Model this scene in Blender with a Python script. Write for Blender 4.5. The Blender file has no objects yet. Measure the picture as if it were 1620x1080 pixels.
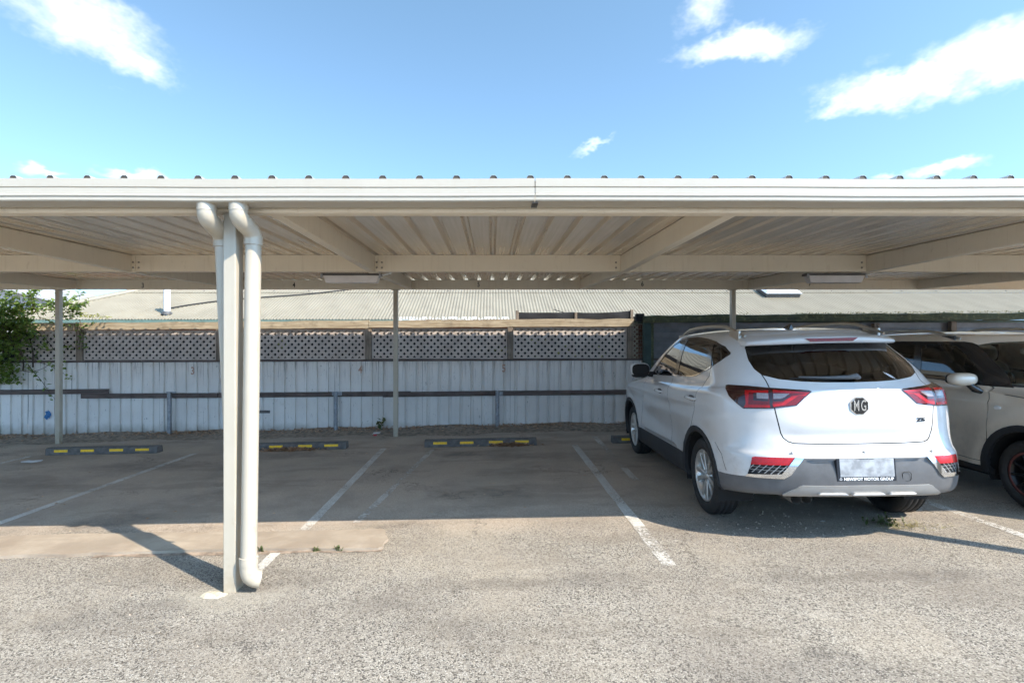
import bpy, bmesh, math, random
import numpy as np
from mathutils import Vector, Matrix

# ---------------------------------------------------------------- camera, sky, sun, exposure
SC = bpy.context.scene
COL = SC.collection
CAM_H = 1.47            # eye height (m)
TILT = 0.021            # the yard falls gently to the left
cam_data = bpy.data.cameras.new('camera')
cam_data.sensor_width = 36.0
cam_data.lens = 820.0 / 1620.0 * 36.0
cam_data.shift_x = 32.0 / 1620.0
cam_data.shift_y = 8.0 / 1620.0
cam_data.clip_start = 0.05
cam_data.clip_end = 2000.0
camera = bpy.data.objects.new('camera', cam_data)
COL.objects.link(camera)
camera.location = (0, 0, CAM_H)
camera.rotation_euler = (math.pi / 2, 0, 0)
SC.camera = camera

SUN_TRAVEL = Vector((-0.837, 0.62, -1.0)).normalized()
SUN_EL = math.asin(-SUN_TRAVEL.z)
SUN_AZ = math.atan2(-SUN_TRAVEL.x, -SUN_TRAVEL.y)
SUN_STRENGTH = 2.4
SKY_STRENGTH = 0.108
EXPOSURE = 1.78

sun_data = bpy.data.lights.new('sun', 'SUN')
sun_data.energy = SUN_STRENGTH
sun_data.angle = math.radians(0.53)
sun_data.color = (1.0, 0.905, 0.765)
sun = bpy.data.objects.new('sun', sun_data)
COL.objects.link(sun)
sun.rotation_euler = SUN_TRAVEL.to_track_quat('-Z', 'Y').to_euler()

SC.view_settings.view_transform = 'Standard'
SC.view_settings.look = 'None'
SC.view_settings.gamma = 1.0
SC.view_settings.use_curve_mapping = False
SC.view_settings.exposure = EXPOSURE
SC.render.engine = 'CYCLES'
SC.cycles.max_bounces = 6
SC.cycles.diffuse_bounces = 4
SC.cycles.glossy_bounces = 3
SC.cycles.transmission_bounces = 3
SC.cycles.transparent_max_bounces = 12
SC.cycles.use_adaptive_sampling = True
SC.cycles.adaptive_threshold = 0.03
SC.cycles.sample_clamp_indirect = 6.0
SC.cycles.use_denoising = True


class NT:
    """small helper for node trees"""
    def __init__(self, tree):
        self.t = tree

    def n(self, kind, **kw):
        nd = self.t.nodes.new(kind)
        for k, v in kw.items():
            setattr(nd, k, v)
        return nd

    def l(self, a, b):
        self.t.links.new(a, b)

    def put(self, sock, v):
        if hasattr(v, 'is_linked') or isinstance(v, bpy.types.NodeSocket):
            self.l(v, sock)
        else:
            sock.default_value = v

    def math(self, op, a, b=0.0, c=None, clamp=False):
        nd = self.n('ShaderNodeMath', operation=op, use_clamp=clamp)
        self.put(nd.inputs[0], a)
        self.put(nd.inputs[1], b)
        if c is not None:
            self.put(nd.inputs[2], c)
        return nd.outputs[0]

    def vmath(self, op, a, b=(0, 0, 0), out=0):
        nd = self.n('ShaderNodeVectorMath', operation=op)
        self.put(nd.inputs[0], a)
        if op == 'SCALE':
            self.put(nd.inputs['Scale'], b)
        else:
            self.put(nd.inputs[1], b)
        return nd.outputs['Value'] if op in ('DOT_PRODUCT', 'LENGTH', 'DISTANCE') else nd.outputs[0]

    def mapr(self, v, a, b, c=0.0, d=1.0, smooth=True):
        nd = self.n('ShaderNodeMapRange')
        nd.interpolation_type = 'SMOOTHSTEP' if smooth else 'LINEAR'
        nd.clamp = True
        self.put(nd.inputs[0], v)
        for i, q in enumerate((a, b, c, d)):
            self.put(nd.inputs[i + 1], q)
        return nd.outputs[0]

    def mix(self, fac, a, b, blend='MIX'):
        nd = self.n('ShaderNodeMix', data_type='RGBA', blend_type=blend)
        self.put(nd.inputs[0], fac)
        for s, v in ((nd.inputs[6], a), (nd.inputs[7], b)):
            if isinstance(v, tuple) and len(v) == 3:
                v = v + (1.0,)
            self.put(s, v)
        return nd.outputs[2]

    def noise(self, vec, scale, detail=3.0, rough=0.55, color=False, dist=0.0):
        nd = self.n('ShaderNodeTexNoise')
        if vec is not None:
            self.l(vec, nd.inputs['Vector'])
        nd.inputs['Scale'].default_value = scale
        nd.inputs['Detail'].default_value = detail
        nd.inputs['Roughness'].default_value = rough
        nd.inputs['Distortion'].default_value = dist
        return nd.outputs['Color' if color else 'Fac']

    def voro(self, vec, scale, feature='F1', out='Distance', rand=1.0):
        nd = self.n('ShaderNodeTexVoronoi', feature=feature)
        self.l(vec, nd.inputs['Vector'])
        nd.inputs['Scale'].default_value = scale
        nd.inputs['Randomness'].default_value = rand
        return nd.outputs[out]

    def mapping(self, vec, scale=(1, 1, 1), rot=(0, 0, 0), loc=(0, 0, 0)):
        nd = self.n('ShaderNodeMapping')
        self.l(vec, nd.inputs['Vector'])
        nd.inputs['Scale'].default_value = scale
        nd.inputs['Rotation'].default_value = rot
        nd.inputs['Location'].default_value = loc
        return nd.outputs[0]


def build_world():
    world = bpy.data.worlds.new('World')
    SC.world = world
    world.use_nodes = True
    t = NT(world.node_tree)
    bg = world.node_tree.nodes['Background']
    sky = t.n('ShaderNodeTexSky', sky_type='NISHITA')
    sky.sun_disc = False
    sky.sun_elevation = SUN_EL
    sky.sun_rotation = SUN_AZ
    sky.altitude = 50.0
    sky.air_density = 0.95
    sky.dust_density = 1.8
    sky.ozone_density = 2.0
    v = t.n('ShaderNodeTexCoord').outputs['Generated']
    v = t.vmath('NORMALIZE', v)
    # ragged edges: the direction is stirred by noise before the cloud shapes are read
    st = t.mapping(v, scale=(1, 1, 1.6))
    w1 = t.vmath('SUBTRACT', t.noise(st, 11.0, 4.0, 0.66, color=True), (0.5, 0.5, 0.5))
    vv = t.vmath('ADD', v, t.vmath('SCALE', w1, 0.072))
    # fair-weather clouds: azimuth, elevation (deg), half sizes (deg), tilt (deg), strength
    clouds = [(-38.0, 26.2, 5.4, 2.5, -10, 0.95), (-34.6, 24.2, 3.2, 1.6, -20, 0.9), (-42.0, 26.6, 4.0, 1.5, 0, 0.7), (-35.6, 21.6, 2.4, 0.5, 0, 0.35),
              (25.4, 27.7, 5.2, 1.25, -6, 1.05), (22.6, 31.0, 2.6, 1.7, 10, 0.85), (18.3, 27.9, 1.6, 0.6, -20, 0.45),
              (38.5, 21.7, 5.0, 1.5, -6, 1.1), (44.5, 22.0, 4.6, 2.0, -4, 1.15), (45.0, 20.4, 4.0, 1.2, -6, 1.0), (33.8, 21.5, 2.6, 0.8, 8, 0.8), (36.8, 24.3, 1.8, 0.6, 10, 0.45),
              (11.4, 20.9, 2.6, 0.5, 20, 0.8),
              (41.4, 15.0, 2.4, 0.65, 0, 1.1), (37.7, 14.9, 1.0, 0.4, 0, 0.75),
              (-41.2, 14.6, 1.9, 0.45, 8, 0.9), (-34.5, 15.4, 2.8, 0.5, 0, 0.95),
              (75, 27, 10, 3, 5, 1.0), (-80, 30, 10, 3, -6, 1.0), (125, 34, 11, 4, 8, 1.0), (-135, 28, 11, 3, 4, 1.0), (20, 62, 9, 5, 30, 0.9)]
    total = None
    for (az, el, ra, rb, tilt, k) in clouds:
        a, e, ti = math.radians(az), math.radians(el), math.radians(tilt)
        c = Vector((math.sin(a) * math.cos(e), math.cos(a) * math.cos(e), math.sin(e)))
        e1 = Vector((math.cos(a), -math.sin(a), 0))
        e2 = c.cross(e1) * -1
        if e2.z < 0:
            e2 = -e2
        f1 = e1 * math.cos(ti) + e2 * math.sin(ti)
        f2 = e2 * math.cos(ti) - e1 * math.sin(ti)
        p = t.vmath('DOT_PRODUCT', vv, tuple(f1 / math.radians(ra)))
        q = t.vmath('DOT_PRODUCT', vv, tuple(f2 / math.radians(rb)))
        r2 = t.math('MULTIPLY_ADD', p, p, t.math('MULTIPLY', q, q))
        g = t.math('MULTIPLY', t.math('POWER', 0.5, r2), k)
        total = g if total is None else t.math('MAXIMUM', total, g)
    fine = t.noise(st, 18.0, 4.0, 0.66)
    dens = t.math('ADD', total, t.math('MULTIPLY', t.math('SUBTRACT', fine, 0.5), 0.75))
    cover = t.mapr(dens, 0.32, 1.30)
    cover = t.math('MULTIPLY', cover, t.mapr(total, 0.06, 0.40))
    bw = t.n('ShaderNodeRGBToBW')
    t.l(sky.outputs[0], bw.inputs[0])
    even = t.vmath('SCALE', (0.47, 0.91, 1.50), bw.outputs[0])
    tint = t.mix(0.85, sky.outputs[0], even)
    col = t.mix(cover, tint, (4.6, 4.75, 4.95))
    t.l(col, bg.inputs['Color'])
    bg.inputs['Strength'].default_value = SKY_STRENGTH
    world.cycles.sampling_method = 'MANUAL'
    world.cycles.sample_map_resolution = 256


build_world()

# ---------------------------------------------------------------- mesh helpers
def gz(x):
    """height of the yard at x"""
    return TILT * max(-14.0, min(14.0, x))


class MB:
    """collects simple solids into one mesh"""
    def __init__(self):
        self.v, self.f, self.sm = [], [], []

    def add(self, verts, faces, smooth=False):
        o = len(self.v)
        self.v += [tuple(p) for p in verts]
        self.f += [tuple(i + o for i in q) for q in faces]
        self.sm += [smooth] * len(faces)
        return self

    def box(self, x0, x1, y0, y1, z0, z1):
        v = [(x, y, z) for x in (x0, x1) for y in (y0, y1) for z in (z0, z1)]
        return self.add(v, [(0, 1, 3, 2), (4, 6, 7, 5), (0, 4, 5, 1), (2, 3, 7, 6), (0, 2, 6, 4), (1, 5, 7, 3)])

    def hexa(self, lower, upper):
        """lower and upper: 4 points each, counter-clockwise from above"""
        v = list(lower) + list(upper)
        return self.add(v, [(3, 2, 1, 0), (4, 5, 6, 7), (0, 1, 5, 4), (1, 2, 6, 5), (2, 3, 7, 6), (3, 0, 4, 7)])

    def prism(self, pts, ext):
        """closed polygon swept by a vector"""
        n = len(pts)
        e = Vector(ext)
        a = [Vector(p) for p in pts]
        v = a + [p + e for p in a]
        f = [tuple(range(n))[::-1], tuple(range(n, 2 * n))]
        f += [(i, (i + 1) % n, (i + 1) % n + n, i + n) for i in range(n)]
        return self.add(v, f)

    def tube(self, path, r, seg=10, cap=True, smooth=True):
        P = [Vector(p) for p in path]
        R = r if isinstance(r, (list, tuple)) else [r] * len(P)
        up = Vector((0, 0, 1))
        rings, prev = [], None
        for i, p in enumerate(P):
            d = (P[min(i + 1, len(P) - 1)] - P[max(i - 1, 0)]).normalized()
            if prev is None:
                a = d.cross(up)
                if a.length < 1e-3:
                    a = d.cross(Vector((1, 0, 0)))
            else:
                a = prev - d * prev.dot(d)
            a.normalize()
            prev = a
            b = d.cross(a)
            rings.append([p + (a * math.cos(2 * math.pi * k / seg) + b * math.sin(2 * math.pi * k / seg)) * R[i] for k in range(seg)])
        v = [q for ring in rings for q in ring]
        f = []
        for i in range(len(P) - 1):
            for k in range(seg):
                f.append((i * seg + k, i * seg + (k + 1) % seg, (i + 1) * seg + (k + 1) % seg, (i + 1) * seg + k))
        self.add(v, f, smooth)
        if cap:
            self.add(rings[0], [tuple(range(seg))[::-1]])
            self.add(rings[-1], [tuple(range(seg))])
        return self

    def lathe(self, prof, seg, axis='x', centre=(0, 0, 0), smooth=True):
        """prof: (radius, offset along the axis); closed loop when first == last"""
        v, n = [], len(prof)
        for k in range(seg):
            c, s = math.cos(2 * math.pi * k / seg), math.sin(2 * math.pi * k / seg)
            for (r, h) in prof:
                p = (h, r * c, r * s) if axis == 'x' else ((r * c, h, r * s) if axis == 'y' else (r * c, r * s, h))
                v.append((p[0] + centre[0], p[1] + centre[1], p[2] + centre[2]))
        f = []
        for k in range(seg):
            j = (k + 1) % seg
            for i in range(n - 1):
                f.append((k * n + i, j * n + i, j * n + i + 1, k * n + i + 1))
        return self.add(v, f, smooth)

    def mesh(self, name, bev=0.0, seg=1, fix=True):
        m = bpy.data.meshes.new(name)
        m.from_pydata(self.v, [], self.f)
        if any(self.sm):
            m.polygons.foreach_set('use_smooth', self.sm)
        if bev > 0 or fix:
            bm = bmesh.new()
            bm.from_mesh(m)
            if fix:
                bmesh.ops.recalc_face_normals(bm, faces=bm.faces)
            if bev > 0:
                ed = [e for e in bm.edges if len(e.link_faces) == 2 and e.calc_face_angle(0) > 0.5]
                bmesh.ops.bevel(bm, geom=ed, offset=bev, segments=seg, affect='EDGES', profile=0.5)
            bm.to_mesh(m)
            bm.free()
        return m

    def build(self, name, mat, parent=None, bev=0.0, seg=1, fix=True):
        return link(name, self.mesh(name, bev, seg, fix), mat, parent)


def link(name, mesh, mat=None, parent=None):
    o = bpy.data.objects.new(name, mesh)
    COL.objects.link(o)
    if mat is not None and mesh is not None and len(mesh.materials) == 0:
        mesh.materials.append(mat)
    if parent is not None:
        adopt(o, parent)
    return o


LOCAL = set()           # names of things whose parts are modelled in the thing's own space


def world_matrix(o):
    m = o.matrix_basis.copy()
    if o.parent is not None:
        m = world_matrix(o.parent) @ o.matrix_parent_inverse @ m
    return m


def adopt(o, parent):
    """parts are modelled in place (world space), except those of LOCAL things"""
    o.parent = parent
    if parent.name in LOCAL:
        LOCAL.add(o.name)
    else:
        o.matrix_parent_inverse = world_matrix(parent).inverted()


def thing(name, label, cat, loc=(0, 0, 0), group=None):
    o = bpy.data.objects.new(name, None)
    COL.objects.link(o)
    o.empty_display_size = 0.2
    o.location = loc
    return tag(o, label, cat, group)


def tag(o, label, cat, group=None):
    o['label'] = label
    o['category'] = cat
    if group:
        o['group'] = group
    return o


def struct(o):
    o['kind'] = 'structure'
    return o


def stuff(o):
    o['kind'] = 'stuff'
    return o


def text_mesh(name, body, size, extrude=0.001, align='CENTER', sx=1.0, bold=0.0):
    cu = bpy.data.curves.new(name + '_curve', 'FONT')
    cu.body = body
    cu.size = size
    cu.extrude = extrude
    cu.offset = bold
    cu.align_x = align
    cu.align_y = 'CENTER'
    cu.resolution_u = 4
    tmp = bpy.data.objects.new('tmp_text', cu)
    COL.objects.link(tmp)
    tmp.scale = (sx, 1, 1)
    dg = bpy.context.evaluated_depsgraph_get()
    m = bpy.data.meshes.new_from_object(tmp.evaluated_get(dg))
    bpy.data.objects.remove(tmp)
    for v in m.vertices:
        v.co.x *= sx
    m.materials.clear()
    return m


def place_text(name, body, size, mat, origin, right, up, parent, **kw):
    """flat lettering standing in the plane spanned by right/up"""
    m = text_mesh(name, body, size, **kw)
    r, u = Vector(right).normalized(), Vector(up).normalized()
    n = r.cross(u)
    M = Matrix(((r.x, u.x, n.x, origin[0]), (r.y, u.y, n.y, origin[1]), (r.z, u.z, n.z, origin[2]), (0, 0, 0, 1)))
    m.transform(M)
    return link(name, m, mat, parent)

# ---------------------------------------------------------------- materials
def principled(name):
    m = bpy.data.materials.new(name)
    m.use_nodes = True
    t = NT(m.node_tree)
    return m, t, m.node_tree.nodes['Principled BSDF']


def setp(t, b, **kw):
    names = {'col': 'Base Color', 'rough': 'Roughness', 'metal': 'Metallic', 'normal': 'Normal', 'coat': 'Coat Weight', 'coat_rough': 'Coat Roughness',
             'spec': 'Specular IOR Level', 'emit': 'Emission Color', 'emit_s': 'Emission Strength', 'trans': 'Transmission Weight', 'ior': 'IOR', 'alpha': 'Alpha',
             'sub': 'Subsurface Weight'}
    for k, v in kw.items():
        s = b.inputs[names[k]]
        if isinstance(v, tuple) and len(v) == 3 and s.type == 'RGBA':
            v = v + (1.0,)
        t.put(s, v)


def bump(t, h, strength=0.3, dist=0.01):
    nd = t.n('ShaderNodeBump')
    nd.inputs['Strength'].default_value = strength
    nd.inputs['Distance'].default_value = dist
    t.l(h, nd.inputs['Height'])
    return nd.outputs[0]


def objpos(t):
    return t.n('ShaderNodeNewGeometry').outputs['Position']


def plain(name, col, rough=0.5, metal=0.0, var=0.12, scale=8.0, bmp=0.0, bscale=60.0, coat=0.0, spec=0.5):
    m, t, b = principled(name)
    p = t.n('ShaderNodeTexCoord').outputs['Object']
    f = t.noise(p, scale, 4.0, 0.6)
    lo = tuple(c * (1 - var) for c in col)
    hi = tuple(min(1.0, c * (1 + var)) for c in col)
    setp(t, b, col=t.mix(t.mapr(f, 0.3, 0.7), lo, hi), rough=rough, metal=metal, coat=coat, spec=spec)
    if bmp > 0:
        setp(t, b, normal=bump(t, t.noise(p, bscale, 3.0), bmp, 0.004))
    return m


def mat_asphalt():
    m, t, b = principled('asphalt')
    p = objpos(t)
    # stones: each cell has its own grey, dark binder between them
    cell = t.n('ShaderNodeTexVoronoi', feature='F1')
    t.l(p, cell.inputs['Vector'])
    cell.inputs['Scale'].default_value = 125.0
    rnd = t.n('ShaderNodeSeparateColor')
    t.l(cell.outputs['Color'], rnd.inputs[0])
    edge = t.voro(p, 125.0, 'DISTANCE_TO_EDGE')
    small = t.n('ShaderNodeTexVoronoi', feature='F1')
    t.l(p, small.inputs['Vector'])
    small.inputs['Scale'].default_value = 230.0
    srnd = t.n('ShaderNodeSeparateColor')
    t.l(small.outputs['Color'], srnd.inputs[0])
    stone = t.mix(t.mapr(rnd.outputs[0], 0.0, 1.0), (0.225, 0.196, 0.157), (0.40, 0.355, 0.288))
    stone = t.mix(t.math('GREATER_THAN', rnd.outputs[1], 0.77), stone, (0.070, 0.060, 0.050))
    stone = t.mix(t.math('GREATER_THAN', srnd.outputs[0], 0.90), stone, (0.56, 0.515, 0.44))
    binder = t.mapr(edge, 0.0, 0.10)
    col = t.mix(binder, (0.15, 0.128, 0.105), stone)
    # finer surface in the bays, its colour lighter and warmer to offset the shade
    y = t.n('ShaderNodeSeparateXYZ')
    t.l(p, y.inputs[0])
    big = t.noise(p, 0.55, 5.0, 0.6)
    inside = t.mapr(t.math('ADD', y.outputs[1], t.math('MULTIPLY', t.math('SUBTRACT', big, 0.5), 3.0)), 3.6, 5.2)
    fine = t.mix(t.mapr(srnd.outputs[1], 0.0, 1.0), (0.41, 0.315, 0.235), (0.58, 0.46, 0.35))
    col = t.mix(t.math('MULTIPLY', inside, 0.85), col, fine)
    # grime: broad drifts, tyre-worn bands, drip stains where engines stood
    drift = t.mapr(t.noise(p, 1.3, 6.0, 0.62), 0.40, 0.72)
    col = t.mix(t.math('MULTIPLY', drift, 0.46), col, (0.205, 0.17, 0.135))
    warm = t.mapr(t.noise(t.mapping(p, loc=(7, 3, 0)), 0.8, 5.0, 0.6), 0.45, 0.75)
    col = t.mix(t.math('MULTIPLY', warm, 0.40), col, (0.40, 0.335, 0.25))
    wob = t.vmath('SCALE', t.vmath('SUBTRACT', t.noise(p, 3.5, 4.0, 0.6, color=True), (0.5, 0.5, 0.5)), 0.55)
    pw = t.vmath('ADD', p, wob)
    stains = [(-0.33, 7.12, 0.36, 0.17, 0.85), (0.40, 6.92, 0.75, 0.22, 0.5), (0.08, 5.22, 0.34, 0.24, 0.55), (-0.49, 5.17, 0.13, 0.09, 0.6),
              (-2.85, 7.3, 0.75, 0.22, 0.6), (-3.35, 4.55, 0.42, 0.26, 0.75), (-4.5, 6.75, 0.9, 0.30, 0.55), (-2.8, 5.3, 0.45, 0.28, 0.45),
              (-5.7, 6.0, 0.8, 0.35, 0.35), (2.55, 6.2, 0.5, 0.3, 0.5), (0.35, 3.22, 0.85, 0.11, 0.40), (1.85, 3.24, 0.7, 0.10, 0.40), (2.75, 3.24, 0.45, 0.14, 0.5),
              (-2.30, 2.85, 0.5, 0.16, 0.40), (-1.95, 3.02, 0.28, 0.11, 0.42), (-0.55, 3.0, 0.3, 0.16, 0.4), (-0.2, 2.72, 0.4, 0.2, 0.35), (-3.2, 2.9, 0.5, 0.2, 0.3),
              (-1.25, 3.35, 0.3, 0.12, 0.35), (1.4, 2.3, 0.7, 0.12, 0.3)]
    tot = None
    for (sx, sy, ra, rb, k) in stains:
        d = t.vmath('MULTIPLY', t.vmath('SUBTRACT', pw, (sx, sy, 0)), (1 / ra, 1 / rb, 0.0))
        g = t.mapr(t.vmath('LENGTH', d), 1.25, 0.25, 0.0, k)
        tot = g if tot is None else t.math('MAXIMUM', tot, g)
    tot = t.math('MULTIPLY', tot, t.mapr(t.noise(p, 9.0, 5.0, 0.7), 0.30, 0.62, 0.35, 1.0))
    col = t.mix(t.math('MULTIPLY', tot, 0.85), col, (0.075, 0.062, 0.052))
    ck = t.n('ShaderNodeTexVoronoi', feature='DISTANCE_TO_EDGE')
    t.l(t.vmath('ADD', p, t.vmath('SCALE', t.vmath('SUBTRACT', t.noise(p, 2.6, 6.0, 0.7, color=True), (0.5, 0.5, 0.5)), 0.9)), ck.inputs['Vector'])
    ck.inputs['Scale'].default_value = 0.62
    crack = t.math('MULTIPLY', t.mapr(ck.outputs['Distance'], 0.0075, 0.0015), t.mapr(t.noise(p, 0.9, 3.0), 0.46, 0.62))
    col = t.mix(t.math('MULTIPLY', crack, 0.8), col, (0.06, 0.05, 0.042))
    patch = t.mapr(t.noise(t.mapping(p, scale=(0.5, 1.6, 1), loc=(2, 5, 0)), 1.1, 6.0, 0.65), 0.52, 0.60)
    col = t.mix(t.math('MULTIPLY', patch, 0.24), col, (0.13, 0.105, 0.08))
    pale = t.mapr(t.noise(t.mapping(p, scale=(0.8, 1.3, 1), loc=(9, 1, 0)), 1.7, 6.0, 0.7), 0.58, 0.72)
    col = t.mix(t.math('MULTIPLY', pale, 0.22), col, (0.56, 0.50, 0.41))
    # cream-coloured dusting round the foot of the front post
    dd = t.vmath('MULTIPLY', t.vmath('SUBTRACT', pw, (-1.60, 3.12, 0)), (1 / 0.5, 1 / 0.16, 0.0))
    col = t.mix(t.mapr(t.vmath('LENGTH', dd), 1.2, 0.2, 0.0, 0.5), col, (0.36, 0.32, 0.25))
    h = t.math('ADD', t.math('MULTIPLY', t.mapr(edge, 0.0, 0.25), 1.0), t.math('MULTIPLY', t.noise(p, 240.0, 3.0), 0.5))
    setp(t, b, col=col, rough=t.mapr(tot, 0.0, 0.8, 0.88, 0.62), normal=bump(t, h, 0.30, 0.004), spec=0.35)
    return m


def mat_line(name, keep=0.5):
    """worn road paint: the stones show through"""
    m, t, b = principled(name)
    p = objpos(t)
    edge = t.voro(p, 125.0, 'DISTANCE_TO_EDGE')
    wear = t.math('ADD', t.noise(p, 38.0, 5.0, 0.7), t.math('MULTIPLY', t.math('SUBTRACT', t.noise(p, 2.2, 3.0), 0.5), 0.9))
    wear = t.math('ADD', wear, t.mapr(edge, 0.0, 0.12, -0.22, 0.08))
    a = t.mapr(wear, keep - 0.09, keep + 0.12)
    setp(t, b, col=t.mix(t.noise(p, 6.0), (0.56, 0.52, 0.46), (0.74, 0.70, 0.63)), rough=0.75, alpha=a)
    return m


def mat_concrete():
    m, t, b = principled('concrete')
    p = objpos(t)
    n1 = t.noise(p, 2.4, 6.0, 0.62)
    col = t.mix(t.mapr(n1, 0.3, 0.72), (0.27, 0.21, 0.152), (0.42, 0.345, 0.26))
    n2 = t.noise(t.mapping(p, scale=(0.6, 3.0, 1)), 3.0, 5.0, 0.65)
    col = t.mix(t.mapr(n2, 0.44, 0.66, 0.0, 0.7), col, (0.29, 0.235, 0.175))
    sp = t.voro(p, 130.0)
    col = t.mix(t.mapr(sp, 0.32, 0.1, 0.0, 0.3), col, (0.15, 0.14, 0.13))
    setp(t, b, col=col, rough=0.85, normal=bump(t, t.noise(p, 90.0, 4.0), 0.35, 0.004))
    return m


def mat_cream(name, col=(0.70, 0.655, 0.555), dirt=0.25, rough=0.38):
    m, t, b = principled(name)
    p = objpos(t)
    n = t.noise(p, 3.0, 4.0, 0.6)
    c = t.mix(t.mapr(n, 0.3, 0.7), tuple(v * 0.95 for v in col), col)
    streak = t.noise(t.mapping(p, scale=(14, 14, 0.7)), 2.0, 5.0, 0.65)
    c = t.mix(t.mapr(streak, 0.52, 0.78, 0.0, dirt), c, (0.36, 0.26, 0.15))
    spots = t.noise(t.mapping(p, scale=(1, 1, 0.55)), 9.0, 6.0, 0.7)
    c = t.mix(t.mapr(spots, 0.60, 0.74, 0.0, min(0.6, dirt * 1.6)), c, (0.38, 0.285, 0.17))
    nick = t.noise(p, 70.0, 3.0, 0.6)
    c = t.mix(t.mapr(nick, 0.72, 0.78, 0.0, dirt * 1.2), c, (0.14, 0.11, 0.085))
    zz = t.n('ShaderNodeSeparateXYZ')
    t.l(p, zz.inputs[0])
    splash = t.mapr(t.math('ADD', zz.outputs[2], t.math('MULTIPLY', t.noise(p, 14.0, 6.0, 0.7), 0.42)), 0.36, 0.12, 0.0, 0.55)
    c = t.mix(splash, c, (0.30, 0.235, 0.155))
    setp(t, b, col=c, rough=rough, normal=bump(t, t.noise(p, 25.0, 2.0), 0.03, 0.004))
    return m


def mat_zinc():
    """bare zinc-alloy sheet with long rolling streaks"""
    m, t, b = principled('zinc_sheet')
    p = objpos(t)
    st = t.noise(t.mapping(p, scale=(14.0, 0.35, 1.0)), 3.0, 3.0, 0.5)
    bl = t.noise(p, 1.2, 4.0, 0.6)
    col = t.mix(t.mapr(st, 0.3, 0.7), (0.78, 0.69, 0.57), (0.84, 0.755, 0.64))
    col = t.mix(t.mapr(bl, 0.45, 0.75, 0.0, 0.3), col, (0.60, 0.52, 0.42))
    setp(t, b, col=col, metal=0.55, rough=t.mapr(st, 0.3, 0.7, 0.21, 0.27), normal=bump(t, bl, 0.02, 0.01))
    return m


def mat_fence(name, c0, c1):
    """old painted steel: chalky, scuffed, streaked from the top and stained at the foot"""
    m, t, b = principled(name)
    p = objpos(t)
    s = t.n('ShaderNodeSeparateXYZ')
    t.l(p, s.inputs[0])
    col = t.mix(t.mapr(t.noise(p, 1.8, 5.0, 0.6), 0.3, 0.7), c0, c1)
    run = t.noise(t.mapping(p, scale=(22, 1, 0.9)), 1.6, 5.0, 0.65)
    top = t.mapr(s.outputs[2], 0.75, 1.2, 0.1, 0.75)
    col = t.mix(t.math('MULTIPLY', t.mapr(run, 0.52, 0.72), top), col, (0.16, 0.155, 0.15))
    scr = t.noise(t.mapping(p, scale=(1, 1, 0.35), rot=(0, 0.5, 0)), 26.0, 4.0, 0.7, dist=1.5)
    col = t.mix(t.mapr(scr, 0.635, 0.70, 0.0, 0.7), col, (0.10, 0.10, 0.105))
    foot = t.mapr(t.math('ADD', s.outputs[2], t.math('MULTIPLY', t.noise(p, 5.0, 4.0), 0.25)), 0.26, 0.02, 0.0, 0.65)
    col = t.mix(foot, col, (0.255, 0.225, 0.175))
    rust = t.mapr(t.noise(t.mapping(p, loc=(3, 0, 1)), 2.3, 6.0, 0.7), 0.66, 0.75, 0.0, 0.5)
    col = t.mix(rust, col, (0.46, 0.43, 0.33))
    setp(t, b, col=col, rough=0.55, normal=bump(t, t.noise(p, 9.0, 3.0), 0.10, 0.01))
    return m


def mat_wood(name, dark, light, axis='x', rough=0.8):
    m, t, b = principled(name)
    p = objpos(t)
    sc = {'x': (1.2, 26, 26), 'z': (26, 26, 1.2), 'y': (26, 1.2, 26)}[axis]
    g = t.noise(t.mapping(p, scale=sc), 1.6, 6.0, 0.68, dist=0.6)
    col = t.mix(t.mapr(g, 0.3, 0.7), dark, light)
    blot = t.noise(p, 4.0, 5.0, 0.65)
    col = t.mix(t.mapr(blot, 0.48, 0.72, 0.0, 0.6), col, tuple(c * 0.55 for c in dark))
    setp(t, b, col=col, rough=rough, normal=bump(t, g, 0.5, 0.006))
    return m


def mat_moss():
    m, t, b = principled('mossy_timber')
    p = objpos(t)
    s = t.n('ShaderNodeSeparateXYZ')
    t.l(p, s.inputs[0])
    g = t.noise(t.mapping(p, scale=(1.5, 20, 20)), 2.0, 5.0, 0.65)
    col = t.mix(t.mapr(g, 0.3, 0.7), (0.045, 0.055, 0.030), (0.10, 0.115, 0.060))
    mo = t.noise(p, 14.0, 5.0, 0.7)
    col = t.mix(t.mapr(mo, 0.50, 0.66, 0.0, 0.8), col, (0.20, 0.20, 0.095))
    col = t.mix(t.mapr(t.noise(p, 3.0, 4.0), 0.5, 0.75, 0.0, 0.7), col, (0.05, 0.05, 0.047))
    setp(t, b, col=col, rough=0.9, normal=bump(t, mo, 0.8, 0.02))
    return m


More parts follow.
